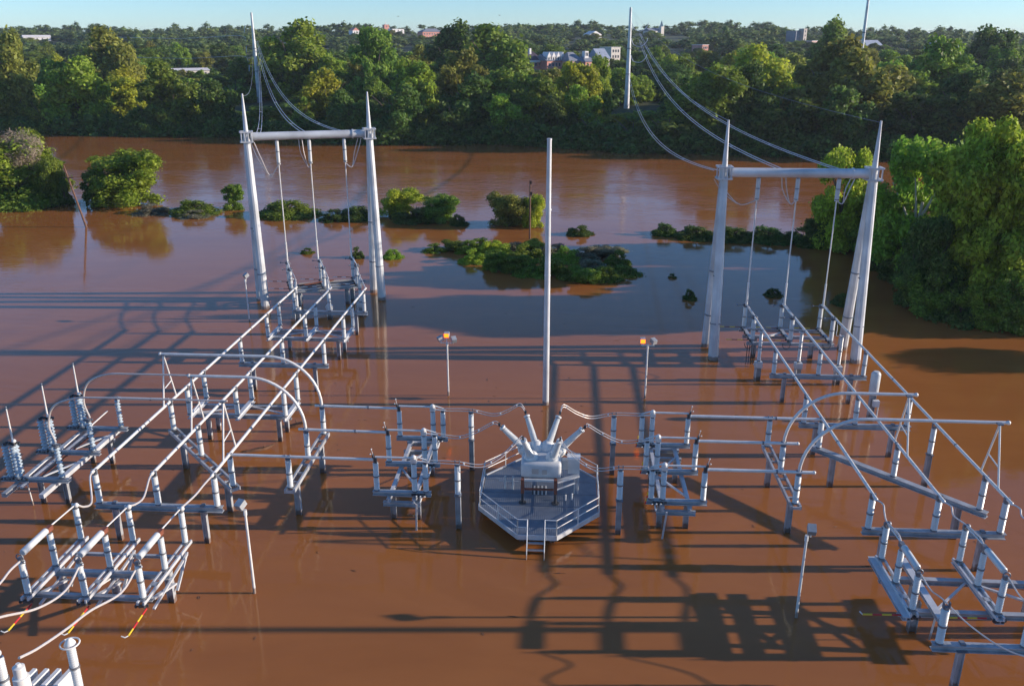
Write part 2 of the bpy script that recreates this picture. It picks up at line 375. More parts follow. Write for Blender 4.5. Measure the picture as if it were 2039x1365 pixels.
u_support('braced double bus support in the left row nearest the left portal frame', LX, (72.3, 75.7), (73.3, 75.4))

def post(label, x, y, h=4.3, j=2.32, name='post_insulator'):
    t = thing(name, label, 'insulator post', (x, y, 0), 'single insulator posts')
    column(t, x, y, j - .04, s=.32); MB().box((x, y, j - .02), (.42, .42, .04)).build('plate', M['flange'], t, smooth=False)
    insul(t, x, y, j, h); cap(t, x, y, h); return t
post('single insulator post left of the platform, behind the orange glints on the water', -6.1, 52.5)
post('single insulator post standing left of the platform railing, nearest the viewer on that side', -6.1, 45.0)
post('single insulator post right of the breaker, farther from the viewer', 3.5, 52.5)
post('single insulator post right of the platform railing, nearest the viewer on that side', 3.52, 45.0)
post('single insulator post under the rightmost long bus tube inside the right cross tubes', 24.15, 52.1, 4.3, 2.4)
t = thing('surge_arrester', 'fat pale arrester on a dark post with a white box beside the rightmost tube', 'arrester', (24.08, 62.85, 0))
column(t, 24.08, 62.85, 2.1, s=.42); MB().lathe([(.34, 0), (.36, .1), (.36, 1.7), (.26, 1.85), (.2, 1.9)], (24.08, 62.85, 2.12), n=18).build('housing', M['porc'], t)
MB().box((24.25, 62.5, 1.5), (.45, .35, .5)).build('box', M['white'], t, smooth=False)
MB().cyl((24.45, 62.5, -1), (24.45, 62.5, 1.2), .05).build('conduit', M['white'], t)

# ------------------------------------------------------------------ long bus tubes
def straight_bus(label, pts, r=.095, group=None, joints=None):
    t = thing('bus_tube', label, 'bus tube', pts[0], group)
    MB().tube(pts, r, 10).build('tube', M['tube'], t)
    a, c = Vector(pts[0]), Vector(pts[-1]); n = max(1, int((c - a).length / 9))
    for i in range(1, n + 1):
        p = a.lerp(c, (i - .35) / n); d = (c - a).normalized(); MB().cyl(p - d * .05, p + d * .05, r * 1.2, r * 1.2, 10).build('coupler', M['flange'], t)
    MB().sph(a, r * 1.12).sph(c, r * 1.12).build('end_ball', M['tube'], t)
    return t
zb = 4.56
for x, nm in zip(LX, ('leftmost', 'middle', 'rightmost')):
    straight_bus(f'{nm} of the three long bus tubes running away on the left side', [(x, 42.3, zb), (x, 81.5, zb)], group='long left bus tubes')
for i, (x, nm) in enumerate(zip(RX, ('leftmost', 'middle', 'rightmost'))):
    straight_bus(f'{nm} of the three long bus tubes running away on the right side', [(x, 42.0, zb), (x, 74.4, zb)], group='long right bus tubes')
def arc(x0, z0, x1, z1, y, n=12):                     # quarter turn from vertical (at x0) to horizontal (at x1)
    return [(x0 + (x1 - x0) * (1 - math.cos(a)), y, z0 + (z1 - z0) * math.sin(a)) for a in [math.pi / 2 * i / n for i in range(n + 1)]]
def high_tube(label, path, grp, ball=True):
    t = thing('high_bus_tube', label, 'bus tube', path[0], grp); MB().tube(path, .095, 12).build('tube', M['tube'], t)
    e = path[-1]; MB().sph(e, .13).build('end_ball', M['tube'], t); return t
HG = 'raised tubes bent down in a quarter circle'
high_tube('farther left raised tube bending down in a quarter circle to the ladder support', arc(-16.3, 4.6, -19.75, 8.05, 52.5) + [(-27.1, 52.5, 8.05)], HG)
high_tube('nearer left raised tube bending down, carried by the middle triangle', arc(-16.3, 4.6, -19.75, 8.05, 48.75) + [(-23.5, 48.75, 8.05)], HG)
high_tube('farther right raised tube bending down, ending at the triangle over the middle right tube', arc(13.74, 4.5, 17.2, 7.95, 48.75) + [(21.2, 48.75, 7.95)], HG)
high_tube('nearer right raised tube bending down, ending at the triangle over the rightmost tube', arc(13.74, 4.5, 17.2, 7.95, 45.0) + [(24.8, 45.0, 7.95)], HG)
TG = 'triangular tube stands on the bus tubes'
def triangle(label, x, y, d, dy=(1.0, -.95)):
    t = thing('triangle_stand', label, 'triangle stand', (x, y, zb), TG)
    A = V(x, y, 7.98); F = V(x, y + dy[0], zb + .06); N = V(x, y + dy[1], zb + .06)
    MB().cyl(A, F, .055).build('strut', M['tube'], t); MB().cyl(A, N, .055).build('strut', M['tube'], t)
    MB().cyl(A.lerp(N, .68), A.lerp(F, .62), .04).build('tie', M['tube'], t)
    MB().box((x, y, 8.0), (.3, .3, .08)).build('saddle', M['flange'], t, smooth=False)
triangle('tall triangle standing on the leftmost left bus tube under the farther raised tube', LX[0], 52.5, 0)
triangle('tall triangle standing on the middle left bus tube', LX[1], 48.75, 0)
triangle('tall triangle standing on the rightmost left bus tube, nearest on that side', LX[2], 45.0, 0)
triangle('triangle standing on the middle right bus tube at the end of the farther raised tube', RX[1], 48.4, 0, (.95, -1.1))
triangle('triangle standing on the rightmost right bus tube at the photo\'s right edge', RX[2], 44.7, 0, (.95, -1.15))
# left ends: raised leads to the open switches
CGp = 'thin leads from the raised tubes to the open switches'
def lead(label, pts, r=.045, name='lead_cable', grp=None, m='cable', n=7, k=8):
    t = bez(pts, k); o = MB().tube(t, r, n).build(name, M[m], None, loc=pts[0]); return meta(o, label, 'cable', grp)
lead('thin grey lead arching from the middle open switch up to the middle triangle', [(-30.7, 49.1, 4.8), (-30.85, 49, 6.0), (-30.3, 48.9, 7.3), (-28.9, 48.75, 8.0), (-27, 48.75, 8.08), (-23.4, 48.75, 8.08)], .06, grp=CGp)
lead('thin grey lead arching from the nearest open switch up to the nearest triangle', [(-30.9, 45.5, 4.8), (-31.05, 45.4, 6.0), (-30.4, 45.2, 7.3), (-28.9, 45.0, 7.95), (-27, 45, 8.05), (-19.6, 45, 8.05)], .06, grp=CGp)
straight_bus('short low cross tube from the farthest open switch to the leftmost left bus tube', [(-30.5, 52.5, 4.72), (-27.0, 52.5, 4.72)], .1)
CT = 'cross tubes from the left ladder support to the switches'
for (x0, y), nm in zip([(-16.7, 52.5), (-16.7, 48.75), (-19.9, 45.0)], ('farthest', 'middle', 'nearest')):
    straight_bus(f'{nm} of the three cross tubes running right towards the left centre switches', [(x0, y, 4.55), (-11.15, y, 4.5)], .09, CT)
CT2 = 'cross tubes from the right switches to the right side'
for (x1, y), nm in zip([(17.1, 52.5), (14.6, 48.75), (14.6, 45.0)], ('farthest', 'middle', 'nearest')):
    straight_bus(f'{nm} of the three cross tubes leaving the right centre switches to the right', [(8.55, y, 4.5), (x1, y, 4.5)], .1, CT2)

# ------------------------------------------------------------------ centre switches
SG = 'centre disconnect switches'
def disc_switch(label, xj, xh, y, s, rod=False):      # xj jaw insulator, xh hinge insulator, s = direction from jaw to hinge
    xr = xh + s * .68
    t = thing('disconnect_switch', label, 'switch', ((xj + xr) / 2, y, 0), SG)
    MB().ibeam((xj - s * .25, y, ZB - .14), (xr + s * .3, y, ZB - .14), .26, .34).build('base_beam', M['beam'], t)
    for x in (xj, xh, xr): insul(t, x, y, ZB, 4.36, .95)
    MB().cyl((xj, y, 4.68), (xh, y, 4.68), .065).build('blade', M['tube'], t)
    b = MB(); b.box((xj, y, 4.5), (.16, .22, .3)); b.box((xj - s * .12, y, 4.75), (.08, .3, .16)); b.build('jaw', M['dark'], t, smooth=False)
    b = MB(); b.cyl((xj - s * .1, y, 4.7), (xj - s * .2, y, 5.15), .015, n=6); b.sph((xj - s * .2, y, 5.18), .05, 8); b.sph((xj - s * .3, y + .1, 4.8), .05, 8); b.build('arcing_horn', M['white'], t)
    b = MB(); b.box((xh, y, 4.52), (.34, .28, .26)); b.sph((xh, y, 4.72), .16); b.bar((xh, y + .12, 4.75), (xr + s * .1, y + .1, 4.5), .07, .07); b.bar((xh, y - .1, 4.55), (xr + s * .25, y - .1, 4.47), .07, .07)
    b.build('hinge', M['tube'], t, smooth=False)
    b = MB(); b.box((xr, y, 4.42), (.2, .2, .12)); b.build('terminal', M['dark'], t, smooth=False)
    b = MB()
    for i in range(7): b.box((xr - s * (.1 + .12 * i) + .02 * (-1) ** i, y - .22 + .1 * (i % 3), ZB - .12 - .06 * (i % 2)), (.09, .12, .14), .3 * i)
    b.cyl((xr, y - .3, ZB - .1), (xr - s * .7, y - .25, ZB - .1), .04); b.build('crank', M['dark'], t, smooth=False)
    b = MB()
    for i in range(3): b.sph((xr - s * (.05 + .25 * i), y - .32, ZB - .15), .06, 8)
    b.build('bearing', M['tube'], t)
    if rod:
        b = MB(); p = V(xr + s * .35, y - .3, 2.3); q = V(xr + s * .25, y - .55, 3.2)
        for i in range(4): b.cyl(q.lerp(p, i / 4), q.lerp(p, (i + 1) / 4), .035, n=8, mi=i % 2)
        b.build('striped_handle', [M['yellow'], M['red']], t)
for y, nm in zip(CY, ('farthest', 'middle', 'nearest')):
    disc_switch(f'{nm} of the three closed switches left of the platform', -11.0, -8.7, y, 1)
    disc_switch(f'{nm} of the three closed switches right of the platform, with a striped handle', 8.4, 6.05, y, -1, True)
def switch_stand(label, xa, xb):
    t = thing('switch_stand', label, 'steel stand', ((xa + xb) / 2, 48.75, 0), 'stands under the centre switches')
    for x in (xa, xb):
        MB().ibeam((x, 44.6, 1.97), (x, 53.0, 1.97), .26, .22).build('long_beam', M['steel'], t)
        for y in (45.95, 51.6): column(t, x, y, 1.6, s=.32)
    for y in (44.8, 45.95, 51.6, 52.9): MB().ibeam((xa - .35, y, 1.7), (xb + .35, y, 1.7), .26, .26).build('cross_beam', M['beam'], t)
    xm = (xa + xb) / 2
    for x0, y0, x1, y1 in ((xa, 48.75, xb, 46.1), (xa, 48.9, xb, 51.4)): MB().bar((x0, y0, 2.02), (x1, y1, 2.02), .12, .1).build('brace', M['steel'], t, smooth=False)
    xi = xb if xm < 0 else xa
    MB().cyl((xi + .45 * (1 if xm < 0 else -1), 44.2, 2.15), (xi + .45 * (1 if xm < 0 else -1), 53.2, 2.15), .05).build('linkage_rod', M['tube'], t)
    MB().bar((xi + .2, 44.3, 2.0), (xi, 44.9, -1.5), .1, .08).build('drive_rod', M['steel'], t, smooth=False)
switch_stand('pale braced steel stand carrying the three switches left of the platform', -10.26, -8.72)
switch_stand('pale braced steel stand carrying the three switches right of the platform', 6.05, 7.65)

# ------------------------------------------------------------------ platform and breaker
t = thing('platform', 'grey eight-sided grating platform just above the flood water with railing and stairs', 'platform', (-1.3, 48, 0))
OCT = [(-2.42, 43.05), (-.15, 43.05), (2.4, 45.9), (2.42, 50.1), (-.15, 53.0), (-2.45, 53.0), (-5.0, 50.1), (-4.98, 46.2)]
def clip(poly, y0, y1):
    def cut(P, yc, keep):
        out = []
        for i in range(len(P)):
            a, c = P[i], P[(i + 1) % len(P)]; ia, ic = keep(a[1], yc), keep(c[1], yc)
            if ia: out.append(a)
            if ia != ic: f = (yc - a[1]) / (c[1] - a[1]); out.append((a[0] + f * (c[0] - a[0]), yc))
        return out
    return cut(cut(poly, y0, lambda v, c: v >= c - 1e-9), y1, lambda v, c: v <= c + 1e-9)
inner = [(-1.3 + (x + 1.3) * .975, 48.02 + (y - 48.02) * .975) for x, y in OCT]
for k in range(6):
    y0 = 43.2 + k * 1.61; y1 = y0 + 1.6
    P = clip(inner, y0, y1 - .035)
    if len(P) < 3: continue
    b = MB(); b.prism(P, .80, .865)
    xmin, xmax = min(p[0] for p in P), max(p[0] for p in P); x = xmin + .06
    while x < xmax:                                   # bearing bars of the grating, clipped to the panel
        Yc = []
        for i in range(len(P)):
            a, c = P[i], P[(i + 1) % len(P)]
            if (a[0] - x) * (c[0] - x) < 0: Yc.append(a[1] + (c[1] - a[1]) * (x - a[0]) / (c[0] - a[0]))
        if len(Yc) == 2: b.bar((x, min(Yc) + .02, .882), (x, max(Yc) - .02, .882), .045, .03)
        x += .125
    b.build('deck_panel', M['deck'], t, smooth=False)
for i in range(8):
    a, c = OCT[i], OCT[(i + 1) % 8]; MB().bar((*a, .78), (*c, .78), .08, .3).build('edge_beam', M['steel'], t, smooth=False)
for x, y in ((-4.2, 46.6), (1.6, 46.6), (-4.2, 49.9), (1.6, 49.9), (-2.2, 43.9), (-.4, 43.9), (-2.2, 52.3), (-.4, 52.3)): column(t, x, y, .62, s=.26)
def rail(pts, n, skip=()):
    for (a, c) in zip(pts, pts[1:]):
        for z in (1.42, 1.93): MB().cyl((*a, z), (*c, z), .028, n=8).build('rail', M['white'], t)
        L = math.dist(a, c); k = max(1, round(L / 1.7))
        for i in range(k + 1): 
            x = a[0] + (c[0] - a[0]) * i / k; y = a[1] + (c[1] - a[1]) * i / k
            MB().cyl((x, y, .9), (x, y, 1.93), .03, n=8).build('railing_post', M['white'], t)
rail([(-1.84, 43.08), (-2.42, 43.08), (-4.93, 46.22), (-4.95, 50.07), (-2.45, 52.95), (-.15, 52.95), (2.38, 50.08), (2.36, 45.92), (-.15, 43.08), (-.83, 43.08)], 1)
for x in (-1.84, -.83):
    MB().tube([(x, 43.08, 1.95), (x, 42.75, 1.6), (x, 41.2, -1.5)], .03, 8).build('handrail', M['white'], t)
    MB().bar((x, 43.0, .8), (x, 41.6, -2), .05, .22).build('stringer', M['beam'], t, smooth=False)
for i in range(2): MB().box((-1.335, 42.83 - .24 * i, .55 - .32 * i), (.98, .2, .04)).build('stair_tread', M['deck'], t, smooth=False)

t = thing('circuit_breaker', 'large white circuit breaker with six splayed bushings on rusty red legs on the platform', 'circuit breaker', (-1.2, 48.6, .9))
# tank: rounded box
me = MB().box((-1.2, 48.65, 2.95), (2.5, 3.2, 1.02)).mesh('tank', M['tank'], WL[t.name], False)
tank = bpy.data.objects.new('tank', me); link(tank, t, WL[t.name])
import bmesh
bm = bmesh.new(); bm.from_mesh(me); bmesh.ops.bevel(bm, geom=[e for e in bm.edges], offset=.2, segments=4, affect='EDGES', profile=.5); bm.to_mesh(me); bm.free()
me.polygons.foreach_set('use_smooth', [True] * len(me.polygons))
MB().box((-1.55, 47.035, 2.95), (.42, .02, .34)).box((-.98, 47.035, 2.92), (.3, .02, .3)).build('rusty_panel', M['stone'], t, smooth=False)
for sx in (-1, 1):
    for y in (46.8, 50.3):
        MB().box((-1.3 + sx * 1.02, y, 2.05), (.2, .2, .95)).build('leg', M['rust'], t, smooth=False)
        MB().cyl((-1.3 + sx * 1.02, y, .92), (-1.3 + sx * 1.02, y, 1.57), .08).cyl((-1.3 + sx * 1.02, y, .9), (-1.3 + sx * 1.02, y, .94), .24).build('foot', M['dark'], t)
    MB().bar((-1.3 + sx * 1.02, 46.9, 2.45), (-1.3 + sx * 1.02, 50.2, 2.45), .14, .14).build('skid', M['rust'], t, smooth=False)
for y in (46.8, 50.3):
    MB().bar((-2.2, y, 2.48), (-.4, y, 2.48), .12, .12).build('cross_bar', M['tank'], t, smooth=False)
    MB().bar((-2.2, y, 1.85), (-.4, y, 1.85), .12, .1).build('cross_bar', M['rust'], t, smooth=False)
b = MB()
for i in range(8): b.box((-1.72 + .12 * i, 47.6, 1.35), (.06, .3, .5), mi=i % 2)
b.build('spring_pack', [M['dark'], M['tank']], t, smooth=False)
c = MB().box((.82, 48.1, 2.98), (.72, .7, 1.0)).build('cabinet', M['tank'], t, smooth=False)
MB().box((.82, 48.1, 3.51), (.82, .8, .06)).build('lid', M['white'], c, smooth=False)
MB().box((.25, 48.2, 2.95), (.42, .5, .6)).build('mechanism_box', M['tank'], t, smooth=False)
MB().bar((-.2, 47.2, 2.2), (1.15, 47.7, 2.42), .3, .12).build('bracket', M['tank'], t, smooth=False)
MB().bar((-.2, 46.75, 1.9), (.9, 47.2, 2.15), .07, .07).build('stay', M['white'], t, smooth=False)
for x in (1.12, .9): MB().cyl((x, 48.1, .9), (x, 48.1, 2.5), .035).build('conduit', M['tank'], t)
for x, y, h in ((-3.5, 48.4, .9), (-3.0, 48.4, .9), (.35, 47.2, .35), (.75, 47.3, .4)): MB().cyl((x, y, .9), (x, y, .9 + h), .05).sph((x, y, .9 + h), .07, 8).build('pipe_stub', M['tank'], t)
MB().cyl((-3.9, 48.4, 1.5), (-2.6, 48.4, 1.5), .03).build('pipe', M['tank'], t)
bushing = insulator_mesh('bushing', 1.9, .215, .075, .10, M['porc'], 16)
for v in bushing.vertices: k = 1.12 - .34 * v.co.z / 1.9; v.co.x *= k; v.co.y *= k
TIPS = {}
for key, base, tip in (('LA', (-1.66, 49.45, 3.78), (-2.22, 50.35, 5.1)), ('LB', (-2.5, 48.95, 3.72), (-3.66, 48.75, 5.02)), ('LC', (-1.9, 47.7, 3.74), (-2.25, 46.85, 5.1)),
                       ('RA', (-.76, 49.45, 3.78), (-.22, 50.35, 5.1)), ('RB', (.1, 48.95, 3.72), (1.24, 48.75, 5.02)), ('RC', (-.43, 47.7, 3.74), (-.1, 46.85, 5.1))):
    a, c = Vector(base), Vector(tip); d = (c - a).normalized(); q = d.to_track_quat('Z', 'Y').to_euler()
    o = inst('bushing', bushing, t, a, (1, 1, (c - a).length / 1.9), q)
    MB().lathe([(.34, -.85), (.43, -.6), (.45, -.22), (.38, -.06), (.30, .0), (.30, .06)], a, d, 18).build('turret', M['white'], t)
    MB().lathe([(.2, 0), (.2, .1), (.09, .14)], c, d, 14).build('bushing_cap', M['white'], t)
    e = c + d * .14; MB().cyl(e, e + d * .3, .05).box(e + d * .2, (.14, .14, .2)).build('terminal', M['dark'], t)
    TIPS[key] = e + d * .32
def twin(label, pts, grp, sep=.09, r=.028):
    t = thing('flexible_conductor', label, 'conductor', pts[0], grp); P = bez(pts, 8)
    for s in (-1, 1): MB().tube([p + V(0, s * sep, s * sep * .5) for p in P], r, 6).build('strand', M['cable'], t)
    b = MB()
    for i in (len(P) // 4, len(P) // 2, 3 * len(P) // 4): b.box(P[i], (.07, .24, .12))
    b.build('spacer', M['white'], t, smooth=False)
FG = 'twin flexible conductors of the breaker'
T = TIPS
for s, k, nm in ((-1, 'L', 'left'), (1, 'R', 'right')):
    o = -2.6 if s < 0 else 0.0
    X = lambda x: (x if s < 0 else -2.6 - x)
    twin(f'twin conductor humping from the rear {nm} bushing out to the farthest {nm} switch', [T[k + 'A'], (X(-2.75), 50.8, 5.75), (X(-3.6), 51.5, 4.95), (X(-4.6), 52.2, 4.35), (X(-6.1), 52.5, 4.5), (X(-7.9), 52.5, 4.5)], FG)
    twin(f'twin conductor from the outermost {nm} bushing drooping to the middle {nm} switch', [T[k + 'B'], (X(-4.3), 48.75, 5.35), (X(-5.2), 48.75, 4.8), (X(-6.4), 48.75, 4.3), (X(-7.9), 48.75, 4.45)], FG)
    twin(f'twin conductor from the front {nm} bushing over the railing to the nearest {nm} post', [T[k + 'C'], (X(-2.75), 46.3, 5.2), (X(-3.6), 45.6, 4.6), (X(-4.7), 45.1, 4.25), (X(-6.1), 45, 4.45), (X(-7.9), 45, 4.48)], FG)

# ------------------------------------------------------------------ open switches with ribbed insulators on the left
OG = 'open switches with ribbed insulators'
t = thing('switch_stand', 'pale steel stand under the three open switches at the left edge', 'steel stand', (-32.3, 48.9, 0))
for x, m in ((-33.6, 'beam'), (-31.25, 'steel')): MB().bar((x, 43.7, 2.02), (x, 53.4, 2.02), .3, .26).build('long_beam', M[m], t, smooth=False)
MB().bar((-32.9, 44.4, 2.2), (-32.9, 52.8, 2.2), .16, .12).build('long_beam', M['steel'], t, smooth=False)
MB().bar((-32.55, 45.3, 2.15), (-32.55, 52.0, 2.15), .1, .08).build('rusty_bar', M['rust'], t, smooth=False)
MB().bar((-33.3, 44.6, 2.12), (-31.4, 47.9, 2.12), .12, .08).build('brace', M['steel'], t, smooth=False)
MB().bar((-33.3, 48.6, 2.12), (-31.4, 51.9, 2.12), .12, .08).build('brace', M['steel'], t, smooth=False)
for x, y in ((-33.06, 46.4), (-31.4, 46.4), (-32.8, 52.0), (-31.35, 51.9)):
    column(t, x, y, 1.88, s=.28)
for y in (46.4, 52.0): MB().bar((-33.9, y, 1.75), (-31.0, y, 1.75), .24, .22).build('cross_beam', M['beam'], t, smooth=False)
MB().cyl((-33.55, 46.1, -1), (-33.6, 45.9, 2.1), .04).build('drive_rod', M['white'], t)
for y, nm in zip((52.6, 48.9, 45.2), ('farthest', 'middle', 'nearest')):
    t = thing('open_switch', f'{nm} open switch with raised blade and clustered ribbed insulators at the left edge', 'switch', (-32.3, y, 0), OG)
    MB().ibeam((-34.6, y, 2.33), (-30.3, y, 2.33), .24, .32).build('base_beam', M['beam'], t)
    for dx, dy in ((-.32, -.05), (.22, -.12), (-.02, .42)): insul(t, -33.62 + dx, y + dy, 2.48, 4.7, .95, 'rib', 'ribflange', 2.2)
    insul(t, -30.75, y + .05, 2.48, 4.6, .8, 'rib', 'ribflange', 2.2)
    b = MB()
    for i in range(9): b.box((-33.9 + .1 * i, y - .1 + .08 * (i % 3), 4.78 + .05 * (i % 2)), (.14, .12, .14), i)
    b.build('hinge', M['dark'], t, smooth=False)
    MB().sph((-33.3, y - .05, 4.95), .13).build('ball', M['white'], t)
    MB().cyl((-33.45, y + .05, 4.8), (-33.5, y + .15, 7.0), .06, .04).build('raised_blade', M['tube'], t)
    MB().sph((-33.51, y + .16, 7.1), .06).build('blade_tip', M['flange'], t)
    b = MB()
    for i in range(10): b.box((-34.5 + .18 * i, y - .2 + .06 * (i % 3), 2.42), (.12, .1, .1), i * .7)
    b.build('crank', M['dark'], t, smooth=False)
    b = MB()
    for i in range(6): b.box((-30.95 + .09 * i, y, 4.7 + .05 * (i % 2)), (.1, .18, .1), i)
    b.tube([(-30.75 + .22 * math.cos(a), y + .22 * math.sin(a), 4.72) for a in [i * math.pi / 6 for i in range(13)]], .025, 6)
    b.build('contact', M['flange'], t, smooth=False)
    MB().cyl((-32.95, y + .1, 2.5), (-32.3, y + 1.3, 3.1), .05).build('arm', M['tube'], t)

# ------------------------------------------------------------------ near switches with thick horizontal interrupter
def near_switch(label, x, ys, side, grp, stick):
    y0, y1, y2 = ys
    t = thing('load_switch', label, 'switch', (x, y1, 0), grp)
    for s in (-.16, .16): MB().bar((x + s, y0 + .35, ZB - .1), (x + s, y2 - .35, ZB - .1), .09, .18).build('base_rail', M['steel'], t, smooth=False)
    for y in (y0, y1, y2, (y1 + y2) / 2): MB().box((x, y, ZB - .06), (.4, .3, .1)).build('mounting_plate', M['beam'], t, smooth=False)
    for y in ys: insul(t, x, y, ZB, 4.38, .88)
    MB().lathe([(.13, 0), (.17, .05), (.17, abs(y1 - y2) - .45), (.13, abs(y1 - y2) - .4)], (x, y1 - .2, 4.62), (0, -1, 0), 16).build('interrupter', M['porc'], t)
    MB().box((x, y1 + .02, 4.58), (.22, .42, .26)).build('hinge', M['rust' if side < 0 else 'flange'], t, smooth=False)
    MB().cyl((x, y1 + .1, 4.66), (x, y0, 4.55), .04).build('blade', M['tube'], t)
    b = MB(); b.sph((x + .08, y0 - .02, 4.55), .14); b.cyl((x - .12, y0, 4.4), (x - .12, y0, 4.62), .06); b.build('contact', M['white' if side < 0 else 'flange'], t)
    b = MB(); b.tube([(x + .17 * math.cos(a), y2 - .05, 4.55 + .17 * math.sin(a)) for a in [i * math.pi / 6 for i in range(13)]], .03, 6); b.sph((x + .2, y2 - .1, 4.3), .08, 8); b.box((x, y2, 4.45), (.2, .2, .15))
    b.build('end_fitting', M['flange'], t)
    b = MB()
    for i in range(6): b.box((x - .25 + .1 * i, y2 - .3 + .06 * (i % 2), 2.2), (.1, .16, .14), i)
    b.build('crank', M['dark'], t, smooth=False)
    MB().bar((x + .3, y0 - .6, 2.15), (x + .25, y2 + .3, 1.6), .12, .1).build('stay', M['steel'], t, smooth=False)
    p, q = Vector(stick[0]), Vector(stick[1]); b = MB()
    for i in range(4): b.cyl(p.lerp(q, i / 4), p.lerp(q, (i + 1) / 4), .045, n=8, mi=i % 2)
    b.build('striped_rod', [M['red'], M['yellow']], t)
    b = MB(); d = (q - p).normalized(); b.tube([q, q + d * .12 + V(-.1, 0, 0), q + d * .1 + V(-.28, 0, .05)] if side < 0 else [q, q + V(-.15, 0, .15)], .03, 6); b.build('hook', M['white'], t)
NG = 'near switches with thick horizontal interrupters'
for x, nm in zip((-25.9, -23.0, -20.1), ('leftmost', 'middle', 'rightmost')):
    near_switch(f'{nm} of three near left switches with a red and yellow rod pointing at the viewer', x, (38.7, 36.25, 33.85), -1, NG, ((x + .15, 33.7, 1.95), (x + .2, 31.75, 1.9)))
for x, nm in zip((16.85, 20.8, 24.75), ('leftmost', 'middle', 'rightmost, outside the frame')):
    near_switch(f'{nm} of the near right switches with a striped rod pointing left', x, (39.55, 37.45, 35.3), 1, 'near right switches', ((x - .5, 35.2, 2.2), (x - 2.3, 35.2, 2.15)))
t = thing('switch_stand', 'steel stand of beams and braces under the three near left switches', 'steel stand', (-23, 36.5, 0))
for y, s in ((36.2, .3), (34.3, .22), (37.9, .16)): MB().ibeam((-26.1, y, 2.08), (-19.9, y, 2.08), s, s).build('beam', M['beam'], t)
for x in (-26.2, -23.3, -20.35): column(t, x, 36.9, 1.9, s=.36)
for x in (-25.9, -23.0, -20.1):
    MB().bar((x + .2, 38.3, 2.15), (x + .1, 36.9, .7), .14, .1).build('knee_brace', M['steel'], t, smooth=False)
    MB().bar((x + .2, 34.3, 2.1), (x + .1, 36.8, 1.2), .22, .1).build('knee_brace', M['steel'], t, smooth=False)
MB().bar((-23.6, 34.0, 2.0), (-22.9, 35.9, 2.0), .07, .06).build('stay', M['white'], t, smooth=False)
t = thing('switch_stand', 'steel stand with crossed braces under the near right switches', 'steel stand', (20.8, 37, 0))
for y in (38.4, 35.75): MB().ibeam((16.4, y, 1.95), (25.4, y, 1.95), .3, .3).build('beam', M['beam'], t)
for x in (16.5, 18.1, 20.8, 24.75): MB().ibeam((x, 40.0, 2.18), (x, 34.9, 2.18), .2, .36).build('long_beam', M['steel'], t)
for x, y in ((17.75, 36.9), (18.2, 38.3), (24, 38.3), (24, 36.9)): column(t, x, y, 1.8, s=.4)
for a, c in (((18.3, 35.9, 2.05), (20.6, 38.2, 2.05)), ((20.9, 38.2, 2.05), (24.4, 35.9, 2.05))): MB().bar(a, c, .12, .1).build('brace', M['steel'], t, smooth=False)
MB().bar((18.55, 36.3, 1.9), (18.35, 36.3, -1), .08, .06).build('conduit', M['white'], t, smooth=False)
# cables of the near switches
NL = 'cables from the left bus tubes to the near left switches'
for x0, x1, pts, nm in ((LX[0], -25.9, [(-26.65, 41.6, 4.55), (-26.1, 40.5, 3.7), (-25.8, 39.3, 4.1)], 'leftmost'), (LX[1], -23.0, [(-23.25, 41.7, 4.55), (-23.0, 40.4, 4.15), (-22.95, 39.4, 4.3)], 'middle'), (LX[2], -20.1, [(-19.9, 41.4, 4.55), (-20.0, 40.2, 4.45)], 'rightmost')):
    lead(f'{nm} cable joining a left bus tube end to the near left switches', [(x0, 42.3, zb)] + pts + [(x1 + .05, 38.7, 4.6)], .055, grp=NL)
for xs, L, nm in ((-20.2, [(272, 1130), (240, 1180), (180, 1215), (130, 1253), (75, 1290), (38, 1309)], 'rightmost near left switch drooping to the lower left corner'),
                  (-23.0, [(160, 1122), (130, 1175), (75, 1210), (0, 1228), (-60, 1250)], 'middle near left switch leaving at the left edge'),
                  (-25.9, [(42, 1115), (20, 1135), (-10, 1170), (-80, 1220)], 'leftmost near left switch leaving at the left edge')):
    lead(f'pale thick cable from the {nm}', [onX(u, v, xs) for u, v in L], .055, grp='cables leaving the near left switches')
for x0, x1, nm in ((RX[0], 16.85, 'leftmost'), (RX[1], 20.8, 'middle'), (RX[2], 24.75, 'rightmost')):
    lead(f'{nm} cable from a right bus tube end to the near right switches', [(x0, 42.0, zb), (x0 + .2, 41.5, 4.55), (x0 + .05, 40.8, 4.42), (x1, 39.6, 4.6), (x1 + .1, 38.4, 4.7), (x1, 37.6, 4.65)], .045, grp='cables to the near right switches')
lead('long thin cable running down from the leftmost near right switch to the right edge', [(16.9, 35.2, 4.5), (17.1, 34.4, 4.2), (17.15, 33.3, 4.5), (18.0, 32.0, 4.0), (19.3, 30.8, 3.7), (21.5, 30.0, 3.9)], .035)
lead('thin cable leaving the middle near right switch towards the right edge', [(20.85, 35.2, 4.5), (21.3, 34.2, 3.9), (22.5, 33.3, 3.9)], .035)

